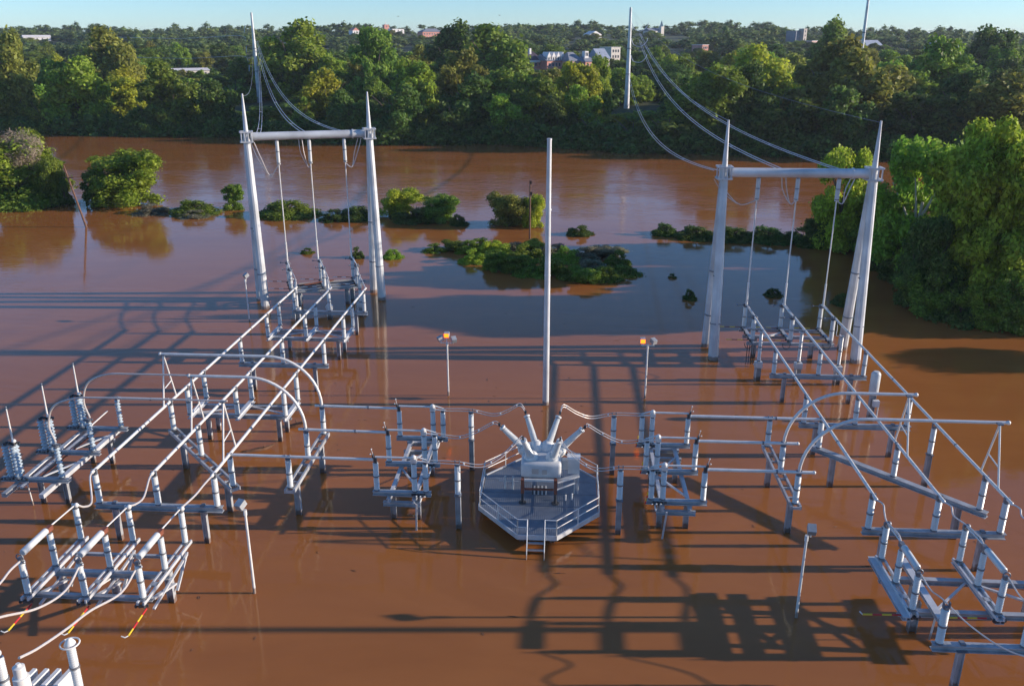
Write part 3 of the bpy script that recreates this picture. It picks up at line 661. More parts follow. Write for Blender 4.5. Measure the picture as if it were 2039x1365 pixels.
# ------------------------------------------------------------------ transformer corner at the lower left
t = thing('power_transformer', 'white finned transformer with tall bushings cut off at the lower left corner', 'transformer', (-18.6, 24.2, 0))
o = onZ(105, 1372, 3.0)
MB().box((o.x - 1.6, o.y - .9, 1.2), (6.0, 3.0, 2.6)).build('tank', M['tank'], t, smooth=False)
for i in range(4):
    a = onZ(57 + 24 * i, 1333, 3.1); MB().box((a.x + .1, a.y - 1.1, 2.75), (.18, 2.4, .75), rad(-6)).build('radiator_fin', M['white'], t, smooth=False)
MB().cyl((o.x + .9, o.y + .2, 2.6), (o.x + .9, o.y - .5, 2.6), .28).build('valve_cover', M['pink'], t)
a = onZ(35, 1320, 5.4); MB().lathe([(.3, -2.6), (.3, -.62), (.22, -.6), (.22, -.15), (.1, -.1), (.08, 0)], a, n=18).build('bushing', M['white'], t)
ringp = onZ(138, 1276, 5.4); q = t
b = insul(t, ringp.x, ringp.y, 3.0, 5.3, 1.0); 
MB().lathe([(.24, -.05), (.2, .05), (.14, .16), (.05, .25)], (ringp.x, ringp.y, 5.3)).build('cap', M['white'], t)
MB().tube([(ringp.x + .36 * math.cos(a), ringp.y + .36 * math.sin(a), 5.3) for a in [i * math.pi / 10 for i in range(21)]], .035, 8).build('grading_ring', M['white'], t)
a = onZ(-6, 1300, 5.4); insul(t, a.x, a.y, 3.0, 5.3, 1.1)
MB().sph((a.x, a.y, 5.4), .16).build('cap', M['white'], t)

# ------------------------------------------------------------------ portal frames
def pole_tube(a, c, r0, r1, n=12): return MB().tube([a, Vector(a).lerp(Vector(c), .5), c], [r0, (r0 + r1) / 2, r1], n)
def portal(label, P0, P1, back, ztop, zsp, r, grp):
    P0, P1 = Vector(P0), Vector(P1); bk = Vector(back)
    t = thing('line_gantry', label, 'line gantry', ((P0 + P1) / 2), grp)
    tops = []
    for P in (P0, P1):
        A = P + bk * .5 + V(0, 0, ztop); tops.append(A)
        for base, nm in ((P, 'leg'), (P + bk, 'leg')):
            L = pole_tube(base + V(0, 0, -3), A + (base - P - bk * .5) * .06, r, r * .68).build(nm, M['pole'], t, smooth=False)
            for f in (.2, .42):
                c = (base + V(0, 0, -3)).lerp(A, f + .12); d = (A - base - V(0, 0, -3)).normalized(); rr = r * (1 - .32 * (f + .12)) * 1.09
                MB().cyl(c - d * .05, c + d * .05, rr, rr, 12).build('flange', M['flange'], L)
        MB().tube([A, A + V(0, 0, zsp - ztop)], [r * .55, r * .18], 12).build('spire', M['pole'], t)
        d = (P1 - P0).normalized(); n = V(-d.y, d.x, 0); b = MB()
        for k in (-1, 1):
            for z in (-.5, .5): b.bar(A + d * (.62 * k) - n * .62 + V(0, 0, z), A + d * (.62 * k) + n * .62 + V(0, 0, z), .14, .14)
        for k in (-1, 1):
            for z in (-.5, .5): b.bar(A - d * .62 + n * (.62 * k) + V(0, 0, z), A + d * .62 + n * (.62 * k) + V(0, 0, z), .14, .14)
            for j in (-.52, -.18, .18, .52): b.bar(A + n * (.6 * k) + d * j + V(0, 0, -.45), A + n * (.6 * k) + d * j + V(0, 0, .45), .09, .12)
        b.build('clamp', M['steel'], t, smooth=False)
        MB().cyl(A + V(0, 0, -.5), A + V(0, 0, .5), r * .72, r * .68, 12).build('collar', M['pole'], t)
    a, c = tops; d = (c - a).normalized()
    MB().cyl(a + d * .4, c - d * .4, .42, .42, 16).build('crossbeam', M['pole'], t)
    f = a.lerp(c, .86); MB().cyl(f - d * .07, f + d * .07, .5, .5, 16).build('flange', M['pole'], t)
    return tops
PG = 'steel portal frames carrying the incoming lines'
LT = portal('left tall steel portal frame with two spires above the far end of the left tubes', (-32.81, 88.38, 0), (-20.69, 92.65, 0), (-1.8, 3.4, 0), 18.4, 22.75, .50, PG)
RT = portal('right tall steel portal frame with two spires in front of the riverside trees', (13.97, 75.3, 0), (26.92, 75.33, 0), (-.12, 4.25, 0), 16.95, 21.45, .50, PG)
def riser(label, p, ztop, z1, z0, grp):
    t = thing('drop_conductor', label, 'drop conductor', (p[0], p[1], ztop), grp)
    o = inst('hanging_insulator', ME['hang'], t, (p[0], p[1], z1), (1, 1, (ztop - z1) / 1.9)); 
    f = bpy.data.objects.new('flange', ME['flange']); COL.objects.link(f); f.parent = o; WL[f.name] = V(*p[:2], z1)
    MB().cyl((p[0], p[1], z1), (p[0], p[1], z0), .06, .06, 8).build('drop_tube', M['tube'], t)
    MB().cyl((p[0], p[1], z0 + 2.2), (p[0], p[1], z0), .1, .1, 8).build('sleeve', M['tube'], t)
    MB().box((p[0], p[1], z1 - .05), (.34, .2, .12)).build('clamp', M['white'], t, smooth=False)
LS = [(-30.86, 91.13), (-27.7, 92.23), (-24.2, 93.47)]; RSx = [(16.98, 77.5), (20.42, 77.5), (23.97, 77.5)]
for p, nm in zip(LS, ('leftmost', 'middle', 'rightmost')): riser(f'{nm} vertical drop tube hanging from the left portal frame', p, 17.95, 15.5, 4.7, 'drop tubes under the left portal')
for p, nm in zip(RSx, ('leftmost', 'middle', 'rightmost')): riser(f'{nm} vertical drop tube hanging from the right portal frame', p, 16.5, 14.6, 4.7, 'drop tubes under the right portal')
# switches below the portals
def portal_switch(label, pts, grp, ex=0):
    t = thing('portal_switch', label, 'switch', (*pts[0], 0), grp)
    a, c = V(*pts[0], 2.3), V(*pts[1], 2.3); d = (c - a).normalized()
    MB().ibeam(a - d * .3, c + d * .3, .24, .3).build('base_beam', M['beam'], t)
    for p in pts: insul(t, *p, 2.45, 4.45, 1.15); 
    MB().tube([(*pts[0], 4.75), (*pts[1], 4.7)], .07).build('blade', M['tube'], t)
    for p in pts:
        b = MB()
        for i in range(5): b.box((p[0] - .2 + .1 * i, p[1] + .08 * (i % 2), 4.55 + .1 * (i % 2)), (.12, .2, .2), i)
        b.cyl((p[0] - .1, p[1], 4.6), (p[0] - .75, p[1], 4.6), .035, n=6); b.sph((p[0] - .8, p[1], 4.6), .09, 8); b.build('contact', M['flange'], t, smooth=False)
    b = MB()
    for i in range(8): b.box(a.lerp(c, i / 7) + V(-.25 + .07 * (i % 3), 0, .05), (.14, .16, .14), i)
    b.tube([(pts[1][0] - .3 + .35 * math.cos(q), pts[1][1], 2.1 + .5 * math.sin(q)) for q in [math.pi * (1 + i / 8) for i in range(9)]], .03, 6)
    b.build('crank', M['dark'], t, smooth=False)
    b = MB()
    for p in pts:
        q = V(p[0] - .35, p[1] - .1, 2.45)
        for i in range(4): b.cyl(q + V(-.5 * i, 0, 0), q + V(-.5 * (i + 1), 0, 0), .04, n=6, mi=i % 2)
    b.build('striped_rod', [M['rust'], M['yellow' if a.x > 0 else 'white']], t)
for i, (x, nm) in enumerate(zip((17.02, 20.4, 23.98), ('leftmost', 'middle', 'rightmost'))):
    portal_switch(f'{nm} switch below the right portal frame', [(x, 78.0), (x + .05, 74.3)], 'switches below the right portal')
lsk = [((-30.86, 91.1), (-29.7, 88.2)), ((-27.5, 92.2), (-26.3, 89.2)), ((-24.1, 93.4), (-22.9, 90.4))]
for (p, q), nm in zip(lsk, ('leftmost', 'middle', 'rightmost')):
    portal_switch(f'{nm} switch below the left portal frame', [p, q], 'switches below the left portal')
t = thing('switch_stand', 'low steel stand under the switches of the right portal frame', 'steel stand', (20.5, 76.3, 0))
for y in (78.2, 76.3, 74.4): MB().ibeam((16.6, y, 2.05), (24.4, y, 2.05), .26, .26).build('beam', M['beam'], t)
for x, y in ((17.75, 76.4), (23.0, 76.4)): column(t, x, y, 1.9, s=.4)
MB().bar((17.2, 78.1, 2.25), (20.2, 78.6, 2.25), .14, .14).build('linkage_rod', M['steel'], t, smooth=False)
MB().bar((18.4, 75.6, 2.25), (20.2, 76.9, 2.25), .2, .12).build('linkage_rod', M['white'], t, smooth=False)
for x in (16.75, 16.95, 17.15, 17.35): MB().cyl((x, 74.5, 2.1), (x, 74.5, -1), .035, n=6).build('conduit', M['dark'], t)
t = thing('switch_stand', 'weathered steel stand with rusty rods under the switches of the left portal frame', 'steel stand', (-26.5, 90.7, 0))
for (a, c) in (((-30.6, 90.5), (-22.7, 93.2)), ((-30.0, 88.3), (-22.6, 91.0)), ((-30.3, 89.4), (-22.6, 92.1))): MB().ibeam((*a, 2.05), (*c, 2.05), .28, .28).build('beam', M['beam'], t)
for x, y in ((-29.2, 89.0), (-24.25, 90.8), (-23.9, 91.8), (-29.5, 90.3)): column(t, x, y, 1.9, s=.42)
MB().bar((-29.6, 90.6, 2.3), (-24.0, 92.6, 2.35), .22, .14).build('linkage_rod', M['stone'], t, smooth=False)
MB().bar((-29.4, 90.0, 2.3), (-26.0, 91.8, 2.5), .16, .14).build('linkage_rod', M['rust'], t, smooth=False)
# instrument transformers
IG = 'slim voltage transformers on boxed posts'
def cvt(label, x, y, z0, z1, box=True):
    t = thing('voltage_transformer', label, 'transformer', (x, y, 0), IG)
    insul(t, x, y, z0, z1, .85)
    MB().box((x, y, z0 - .3), (.62, .55, .5)).build('box', M['tank'], t, smooth=False)
    column(t, x, y, z0 - .57, s=.5)
    MB().cyl((x - .32, y, z0 - .3), (x - .42, y, z0 - .3), .06).cyl((x - .2, y - .3, z0 - .6), (x - .2, y - .3, -1), .04).build('conduit', M['white'], t)
    b = MB(); b.sph((x - .2, y, z1 + .12), .09, 8); b.box((x, y, z1 + .05), (.3, .12, .1)); b.build('terminal', M['white'], t)
for x, y, nm in ((16.95, 70.6, 'leftmost'), (20.35, 70.6, 'middle'), (23.55, 70.0, 'rightmost')):
    cvt(f'{nm} slim voltage transformer on a boxed post in front of the right portal switches', x, y, 1.75, 4.35)
for x, y, nm in ((-27.9, 84.2, 'leftmost'), (-24.8, 85.3, 'middle'), (-21.7, 86.4, 'rightmost')):
    cvt(f'{nm} slim voltage transformer behind the far end of the left bus tubes', x, y, 1.6, 4.5)
for (p, q), x, c, nm in zip(lsk, LX, ((-27.9, 84.2), (-24.8, 85.3), (-21.7, 86.4)), ('leftmost', 'middle', 'rightmost')):
    lead(f'{nm} angled conductor between the left portal switches and the bus tubes', [(*q, 4.75), (*c, 4.8), (x, 81.4, zb)], .05, 'link_conductor', 'angled links under the left portal')
for x, nm in zip(RX, ('leftmost', 'middle', 'rightmost')):
    lead(f'{nm} short conductor between the right portal switches and the bus tubes', [(x - .1, 78.0, 4.78), (x - .1, 76.2, 4.72), (x, 74.3, zb)], .07, 'link_conductor', 'short links under the right portal')
lead('looping wire from the rightmost right bus tube to its voltage transformer', [(24.1, 73.4, 4.6), (23.9, 72.6, 4.2), (23.6, 71.6, 3.9), (23.6, 70.3, 4.3)], .03)

# ------------------------------------------------------------------ lamps, mast, wooden poles
def lamp(label, x, y, h, heads, arm=0.0):
    t = thing('floodlight_pole', label, 'lamp post', (x, y, 0), 'floodlight poles in the yard')
    MB().cyl((x, y, -2.5), (x, y, h - .35), .085, .065, 10).build('pole', M['white'], t)
    b = MB(); b.cyl((x, y, h - .5), (x, y, h - .2), .1, .1, 8)
    if len(heads) > 1: b.bar((x - .55, y, h - .28), (x + .55, y, h - .28), .06, .06)
    b.build('bracket', M['white'], t, smooth=False)
    for dx, dy, dz, rz, tilt, lit in heads:
        c = V(x + dx, y + dy, h + dz)
        o = MB().box(c, (.40, .46, .36), rz, tilt=tilt).build('lamp_head', M['beam'], t, smooth=False)
        R = Matrix.Rotation(rz, 3, 'Z') @ Matrix.Rotation(tilt, 3, 'X'); f = c + R @ V(0, -.238, 0)
        MB().box(f, (.36, .02, .31), rz, tilt=tilt).build('lens', M['amber'] if lit else M['lens'], o, smooth=False)
        MB().cyl((x + dx * .9, y, h - .28), c, .035, n=6).build('yoke', M['white'], t)
lamp('lamp post left of the tall mast with a lit amber lamp and two floodlights', -9.47, 65.46, 4.95, [(-.55, .1, .05, rad(-60), rad(20), 0), (-.05, .25, .35, 0, rad(5), 1), (.55, 0, .02, rad(25), rad(25), 0)])
lamp('lamp post right of the tall mast with one lit amber lamp and one floodlight', 6.85, 65.86, 4.95, [(-.42, 0, .15, 0, rad(5), 1), (.45, 0, .1, rad(215), rad(-20), 0)])
lamp('lamp post in the left foreground with one boxy grey floodlight', -16.26, 37.89, 5.3, [(-.2, .0, .1, rad(-20), rad(25), 0)])
lamp('lamp post in the right foreground with one boxy grey floodlight', 12.27, 37.66, 5.05, [(.2, .0, .15, rad(-8), rad(30), 0)])
lamp('small distant lamp post left of the left portal frame', -33.06, 83.89, 4.8, [(.1, .1, .2, rad(-40), rad(30), 0)])
t = thing('lightning_mast', 'tall plain grey mast in the centre behind the breaker', 'mast', (-1.32, 64.09, 0))
MB().tube([(-1.32, 64.09, -3), (-1.32, 64.09, 11), (-1.32, 64.09, 21.1)], [.27, .22, .17], 14).build('shaft', M['pole'], t)
for z in (10.8, 15.9): MB().cyl((-1.32, 64.09, z), (-1.32, 64.09, z + .12), .24, .24, 14).build('joint', M['pole'], t)
MB().cyl((-1.32, 64.09, 21.1), (-1.32, 64.09, 21.2), .19, .19, 14).build('cap', M['pole'], t)
t = thing('lightning_mast', 'second tall plain mast beyond the right edge, known only by its long shadow line', 'mast', (33, 37.98, 0))
MB().tube([(33, 37.98, -3), (33, 37.98, 11), (33, 37.98, 21)], [.27, .22, .15], 14).build('shaft', M['pole'], t)
b0 = onZ(172, 452); tp = V(b0.x - 2.0, b0.y, 9.6)
t = thing('wooden_pole', 'leaning wooden utility pole with a small crossarm at the left flooded bank', 'utility pole', b0)
MB().cyl(b0 + V(.3, 0, -1.5), tp, .18, .12, 8).build('pole', M['wood'], t)
MB().bar(b0.lerp(tp, .8) + V(-.9, 0, .1), b0.lerp(tp, .8) + V(.9, 0, .1), .12, .12).build('crossarm', M['wood'], t, smooth=False)
b0 = onZ(1055, 476); tp = b0 + V(0, 0, 8.7)
t = thing('wooden_pole', 'upright brown wooden pole beside the olive shrub left of the mast', 'utility pole', b0)
MB().cyl(b0 + V(0, 0, -1.5), tp, .15, .11, 8).build('pole', M['wood'], t)
MB().box(tp + V(.1, 0, -.3), (.3, .25, .5)).box(tp + V(.15, 0, -1.9), (.35, .25, .5)).build('fitting', M['wood'], t, smooth=False)

# ------------------------------------------------------------------ transmission poles and lines
def monopole(label, b0, h, r0, r1, arms):
    t = thing('transmission_pole', label, 'transmission pole', b0, 'steel transmission poles across the river'); b0 = Vector(b0)
    MB().tube([b0 + V(0, 0, -2), b0 + V(0, 0, h * .5), b0 + V(0, 0, h)], [r0, (r0 + r1) / 2, r1], 12).build('shaft', M['pole'], t)
    for z in (h * .38, h * .62): MB().cyl(b0 + V(0, 0, z), b0 + V(0, 0, z + .3), (r0 + r1) / 2 * 1.15, (r0 + r1) / 2 * 1.15, 12).build('joint', M['flange'], t)
    for dx, z, L, m in arms:
        s = 1 if dx > 0 else -1
        MB().bar(b0 + V(0, 0, z), b0 + V(dx, 0, z), .25, .25).build('arm', M[m], t, smooth=False)
        MB().lathe([(.1, 0)] + [(.12 + .1 * (i % 2), .3 + .18 * i) for i in range(12)] + [(.08, L)], b0 + V(dx, 0, z), (.1 * s, 0, -1), 8).build('line_insulator', M['ribbed'], t)
PL, PR = (-122.45, 345.5, 3.0), (20.8, 317.8, 3.0)
monopole('left tall steel transmission pole across the river with rusty arms on its left', PL, 34.9, 1.05, .38, [(-3.2, 30.0, 2.6, 'rust'), (-3.2, 22.8, 2.6, 'rust'), (-2.8, 15.8, 2.6, 'rust')])
monopole('middle tall steel transmission pole across the river with looped jumpers on its right', PR, 35.5, 1.05, .40, [])
q0 = onY(1716, 100, 300)
t = thing('transmission_pole', 'thin transmission pole on the right running out of the top of the photo', 'transmission pole', (q0.x, 300, 3), 'steel transmission poles across the river')
MB().cyl((q0.x, 300, 0), (q0.x, 300, 52), .75, .30, 12).build('shaft', M['pole'], t)
MB().cyl((q0.x, 300, 30), (q0.x, 300, 30.4), .62, .62, 12).build('joint', M['flange'], t)
def line(label, a, c, sag, grp, twin=True, r=.042):
    a, c = Vector(a), Vector(c); n = 40
    t = thing('power_line', label, 'power line', a, grp); d = (c - a).normalized(); s = V(-d.y, d.x, 0).normalized() * .24
    P = [a.lerp(c, i / n) + V(0, 0, -4 * sag * (i / n) * (1 - i / n)) for i in range(n + 1)]
    for k in ((-1, 1) if twin else (0,)): MB().tube([p + s * k for p in P], r, 5).build('wire', M['line' if twin else 'wire'], t)
    if twin:
        b = MB()
        for i in range(5, n, 10): b.bar(P[i] - s * 1.2, P[i] + s * 1.2, .07, .07)
        b.build('spacer', M['line'], t, smooth=False)
    return P
d = (LT[1] - LT[0])
LG = 'twin lines from the left transmission pole'; RG = 'twin lines from the middle transmission pole'
for f, z, sg, nm in ((.06, 20, 6, 'nearly vertical leftmost'), (.46, 25, 6, 'middle'), (.8, 27.5, 7, 'widest right-hand')):
    line(f'{nm} twin line from the left transmission pole down to the left portal frame', (PL[0] + 1.5, PL[1] - 1, z), LT[0] + d * f + V(.2, .45, .1), sg, LG)
line('thin ground wire from the left transmission pole to the left spire', (PL[0], PL[1] - 1, 33), (LT[0].x, LT[0].y, 22.6), 7, 'ground wires', False, .03)
d = (RT[1] - RT[0])
for f, z, sg, nm in ((-.03, 17, 6.5, 'lowest'), (.42, 28, 6, 'middle'), (.82, 30, 6, 'highest')):
    line(f'{nm} twin line from the middle transmission pole down to the right portal frame', (PR[0] + 3.5 * (f > 0), PR[1] - 1, z), RT[0] + d * f + V(-.2 if f < 0 else 0, .45, .1), sg, RG)
line('thin ground wire ending at the left spire of the right portal frame', (PR[0] + 1, PR[1] - 1, 37), (RT[0].x, RT[0].y, 21.4), 5, 'ground wires', False, .03)
line('thin ground wire ending at the right spire of the right portal frame', (PR[0] + 1, PR[1] - 1, 37), (RT[1].x, RT[1].y, 21.3), 4.5, 'ground wires', False, .025)
for z, nm in ((33.5, 'upper'), (28.5, 'middle'), (23.2, 'lower')):
    lead(f'{nm} looped jumper on the right of the middle transmission pole', [(PR[0] + .5, PR[1] - 1, z), (PR[0] + 1.6, PR[1] - 1, z - 2.2), (PR[0] + 4, PR[1] - 1, z - 2.6), (PR[0] + 5.8, PR[1] - 1, z - 1.2), (PR[0] + 6.2, PR[1] - 1, z)], .12, 'jumper_loop', 'jumper loops on the middle transmission pole', 'line')
for z, nm in ((29.5, 'upper'), (22, 'lower')):
    lead(f'{nm} cable leading left from the left transmission pole', [(PL[0] - 3, PL[1], z - 2), (PL[0] - 6, PL[1], z), (PL[0] - 30, PL[1] + 5, z - 1), (PL[0] - 60, PL[1] + 10, z - .5)], .08, 'side_line', 'side cables of the left transmission pole', 'line')
# jumper loops under the portal crossbeams
def jumper(label, a, p, z1, low, side, grp):
    t = thing('jumper_loop', label, 'cable', a, grp)
    for k in (0, .35):
        P = bez([(a[0] + k * side, a[1], a[2]), (a[0] + (k + .05) * side + (p[0] - a[0]) * .25, a[1], (a[2] + low) / 2), ((a[0] * .4 + p[0] * .6), p[1], low), (p[0], p[1], z1)], 8)
        MB().tube(P, .045, 6).build('wire', M['cable'], t)
d = LT[1] - LT[0]
jumper('wide jumper loop left of the leftmost left drop tube', LT[0] + d * .03 + V(0, 0, -.6), (-30.9, 91.1), 15.3, 14.2, 1, 'jumper loops under the left portal')
jumper('narrow jumper loop beside the middle left drop tube', LT[0] + d * .44 + V(0, 0, -.4), (-27.7, 92.2), 15.3, 15.0, -1, 'jumper loops under the left portal')
jumper('jumper loop between the right left-portal leg and the rightmost drop tube', LT[0] + d * .93 + V(0, 0, -.5), (-24.2, 93.5), 15.3, 14.9, -1, 'jumper loops under the left portal')
d = RT[1] - RT[0]
jumper('wide low jumper loop left of the leftmost right drop tube', RT[0] + d * .0 + V(-.5, 0, -.6), (16.98, 77.5), 14.5, 14.1, -1, 'jumper loops under the right portal')
jumper('narrow twin jumper loop left of the middle right drop tube', RT[0] + d * .44 + V(-.3, 0, -.4), (20.4, 77.5), 14.5, 14.2, -1, 'jumper loops under the right portal')
jumper('twin jumper loop right of the rightmost right drop tube', RT[0] + d * .88 + V(0, 0, -.4), (24.0, 77.5), 14.5, 14.3, -1, 'jumper loops under the right portal')

# ------------------------------------------------------------------ floating debris, birds
p = onZ(515, 897); t = MB().tube([p + V(-1.0, -.3, -.05), p + V(-.2, -.05, .05), p + V(.6, .3, .12), p + V(1.0, .5, .3)], [.12, .2, .17, .06], 8).tube([p + V(.2, .1, .1), p + V(.5, .0, .4)], .04, 6).build('floating_log', M['log'], None, loc=p); meta(t, 'orange-brown half sunk log floating between the left bus supports', 'log')
p = onZ(590, 850); t = MB().tube([p + V(-.6, -.1, 0), p + V(0, 0, .15), p + V(.6, .2, .35)], [.2, .22, .14], 8).tube([p + V(.3, .1, .2), p + V(.6, -.1, .5)], .07, 6).tube([p + V(.1, 0, .1), p + V(-.1, .4, .4)], .06, 6).build('floating_stump', M['log'], None, loc=p); meta(t, 'dark stump with stubby roots floating right of the braced double support', 'stump')
b = MB()
for i in range(150):
    c = V(rnd.uniform(-34, 28), rnd.uniform(33, 92), .01); a = rnd.uniform(0, 3.1); L = rnd.uniform(.05, .22); e = V(math.cos(a), math.sin(a), 0) * L; q = V(-e.y, e.x, 0) * rnd.uniform(.08, .3)
    if abs(c.x + 1.3) < 4 and abs(c.y - 48) < 5.5: continue
    b.add([c - e, c + q + V(0, 0, .02), c + e, c - q + V(0, 0, .015)], [(0, 1, 2, 3)])
    if i % 5 == 0: b.tube([c - e * 1.5, c + V(0, 0, .02), c + e * 1.8], .01, 4)
meta(b.build('floating_litter', M['log'], None, loc=(0, 0, 0), smooth=False), 'thin scatter of floating twigs and leaves between the posts', 'flood litter', kind='stuff')
for u, v, nm in ((793, 33, 'left'), (995, 31, 'right')):
    p = onY(u, v, 420); b = MB().sph(p, .28, 8, sz=.6); b.add([p, p + V(-.9, .1, .35), p + V(-.2, .4, .1), p + V(.9, .1, .35), p + V(.2, .4, .1), p + V(-.4, .1, .06), p + V(.4, .1, .06)], [(0, 5, 1, 2), (0, 4, 3, 6)])
    meta(b.build('bird', M['bird'], None, loc=p), f'{nm} of two tiny dark birds flying in the sky', 'bird')

# ------------------------------------------------------------------ vegetation
def crown_arrays(seed, nleaf, leaf, nlobe, lobe_r=(.16, .27), env='round', aspect=1.5, core=.58, up=.15, spread=1.0):
    r = np.random.RandomState(seed); C = []; R = []
    subs = [(0, 0, .45, .30), (0, 0, .20, .34), (0, 0, .16, .36)] + [(.20 * math.cos(a) * (.7 + .5 * r.rand()), .20 * math.sin(a) * (.7 + .5 * r.rand()), .30 + .42 * r.rand(), .17 + .10 * r.rand()) for a in [i * 1.05 + r.rand() for i in range(6)]]
    for i in range(nlobe):
        lr = lobe_r[0] + (lobe_r[1] - lobe_r[0]) * r.rand(); th = r.rand() * 2 * np.pi
        if env == 'round':                            # several overlapping billows of different size
            sx, sy, sz, sr = subs[r.randint(len(subs))]; q = r.normal(size=3); q /= np.linalg.norm(q); k = sr * r.rand() ** .4
            c = (sx + q[0] * k, sy + q[1] * k, sz + q[2] * k * 1.15)
            if c[2] < .06: c = (c[0], c[1], .04 + .3 * r.rand())
        elif env == 'cone': h = r.rand(); rd = .36 * (1 - h) ** .7 * (.3 + .7 * r.rand()); c = (rd * math.cos(th), rd * math.sin(th), .06 + .84 * h); lr *= 1 - .4 * h
        elif env == 'mound':                          # low bush: uneven heap with sprays standing up
            rd = .42 * math.sqrt(r.rand()); h = r.rand(); top = .92 * (1 - (rd / .5) ** 2) * (.6 + .4 * math.sin(th * 2 + seed) ** 2); c = (rd * math.cos(th), rd * math.sin(th), .04 + top * h); lr *= .75 + .5 * (1 - h)
        else: h = r.rand(); rd = .34 * (.5 + .5 * math.sin(h * 2.6 + .3)) * r.rand() ** .4; c = (rd * math.cos(th), rd * math.sin(th), .06 + .86 * h)
        C.append(c); R.append(lr)
    C = np.array(C); R = np.array(R); w_ = R ** 2 / (R ** 2).sum()
    n = int(nleaf * 2.2); k = r.choice(nlobe, n, p=w_); D = r.normal(size=(n, 3)); D /= np.linalg.norm(D, axis=1)[:, None]
    rr = R[k] * (.60 + .52 * r.rand(n) + .45 * (r.rand(n) > .86) * r.rand(n)) * spread; P = C[k] + D * rr[:, None] * np.array([1, 1, .9])
    dist = np.linalg.norm((P[:, None, :] - C[None]) / R[None, :, None], axis=2); dist[np.arange(n), k] = 9
    keep = (dist.min(axis=1) > .70) & (P[:, 2] > .0); P, D, k = P[keep][:nleaf], D[keep][:nleaf], k[keep][:nleaf]; n = len(P)
    N = D + r.normal(size=(n, 3)) * .75 + np.array([0, 0, up]); N /= np.linalg.norm(N, axis=1)[:, None]
    T = np.cross(N, r.normal(size=(n, 3))); T /= np.linalg.norm(T, axis=1)[:, None]; B = np.cross(N, T)
    s = (leaf * (.5 + 1.0 * r.rand(n)))[:, None]
    quads = np.stack([P - T * s * aspect / 2, P - B * s / 2 + N * s * .15, P + T * s * aspect / 2, P + B * s / 2 + N * s * .15], 1).reshape(-1, 3)
    faces = np.arange(4 * n).reshape(-1, 4)
    Vv, Ff = [quads], [faces]; off = len(quads)
    if core:
        bm = bmesh.new(); bmesh.ops.create_icosphere(bm, subdivisions=1, radius=1); iv = np.array([v.co[:] for v in bm.verts]); itr = np.array([[v.index for v in f.verts] for f in bm.faces]); bm.free()
        for c, q in zip(C, R): Vv.append(c + iv * q * core * np.array([1, 1, .85]) * (1 + .15 * r.normal(size=(len(iv), 1)))); Ff.append((itr + off, 'tri')); off += len(iv)
    return Vv, Ff
def leaf_mesh(name, arr, m):
    Vv, Ff = arr; v = np.concatenate(Vv); loops = []; starts = []; tot = 0
    for f in Ff:
        a = f[0] if isinstance(f, tuple) else f; k = a.shape[1]; loops.append(a.reshape(-1)); starts.append(tot + np.arange(len(a)) * k); tot += a.size
    loops = np.concatenate(loops); starts = np.concatenate(starts)
    me = bpy.data.meshes.new(name); me.vertices.add(len(v)); me.vertices.foreach_set('co', v.astype(np.float32).ravel())
    me.loops.add(len(loops)); me.loops.foreach_set('vertex_index', loops.astype(np.int32))
    me.polygons.add(len(starts)); me.polygons.foreach_set('loop_start', starts.astype(np.int32))
    me.update(calc_edges=True); me.validate(); me.materials.append(m); return me
def with_mat(me, m): c = me.copy(); c.materials.clear(); c.materials.append(m); return c
FK = ['fol_dark', 'fol_mid', 'fol_light', 'fol_yellow', 'fol_olive']
far_arr = [crown_arrays(11 + i, 8500, .033, 62, (.06, .15), e) for i, e in enumerate(('round', 'round', 'tall', 'round', 'tall', 'mound'))]
CROWN = {k: [leaf_mesh('crown', a, M[k]) for a in far_arr] for k in FK}
tr = MB(); tr.tube([(0, 0, -.1), (0, 0, .25), (.02, 0, .55)], [.028, .022, .012], 7)
for a in range(5): an = a * 1.3; tr.tube([(0, 0, .2 + .05 * a), (.12 * math.cos(an), .12 * math.sin(an), .38 + .06 * a), (.24 * math.cos(an), .24 * math.sin(an), .55 + .06 * a)], [.014, .009, .004], 5)
TRUNK = {k: tr.mesh('trunk', M[k]) for k in ('bark', 'palebark')}
def tree(name, label, x, y, z, wd, h, kind, var, grp=None, cat='tree', trunk='bark', lean=0, rz=None):
    t = thing(name, label, cat, (x, y, z), grp)
    rz = rnd.uniform(0, 6.28) if rz is None else rz
    me = CROWN[kind][var] if isinstance(var, int) else var
    o = inst('crown', me, t, (x, y, z), (wd, wd, h), (0, lean, rz))
    if trunk: inst('trunk', TRUNK[trunk], t, (x, y, z), (max(wd, h * .6), max(wd, h * .6), h), (0, lean, rz))
    return t
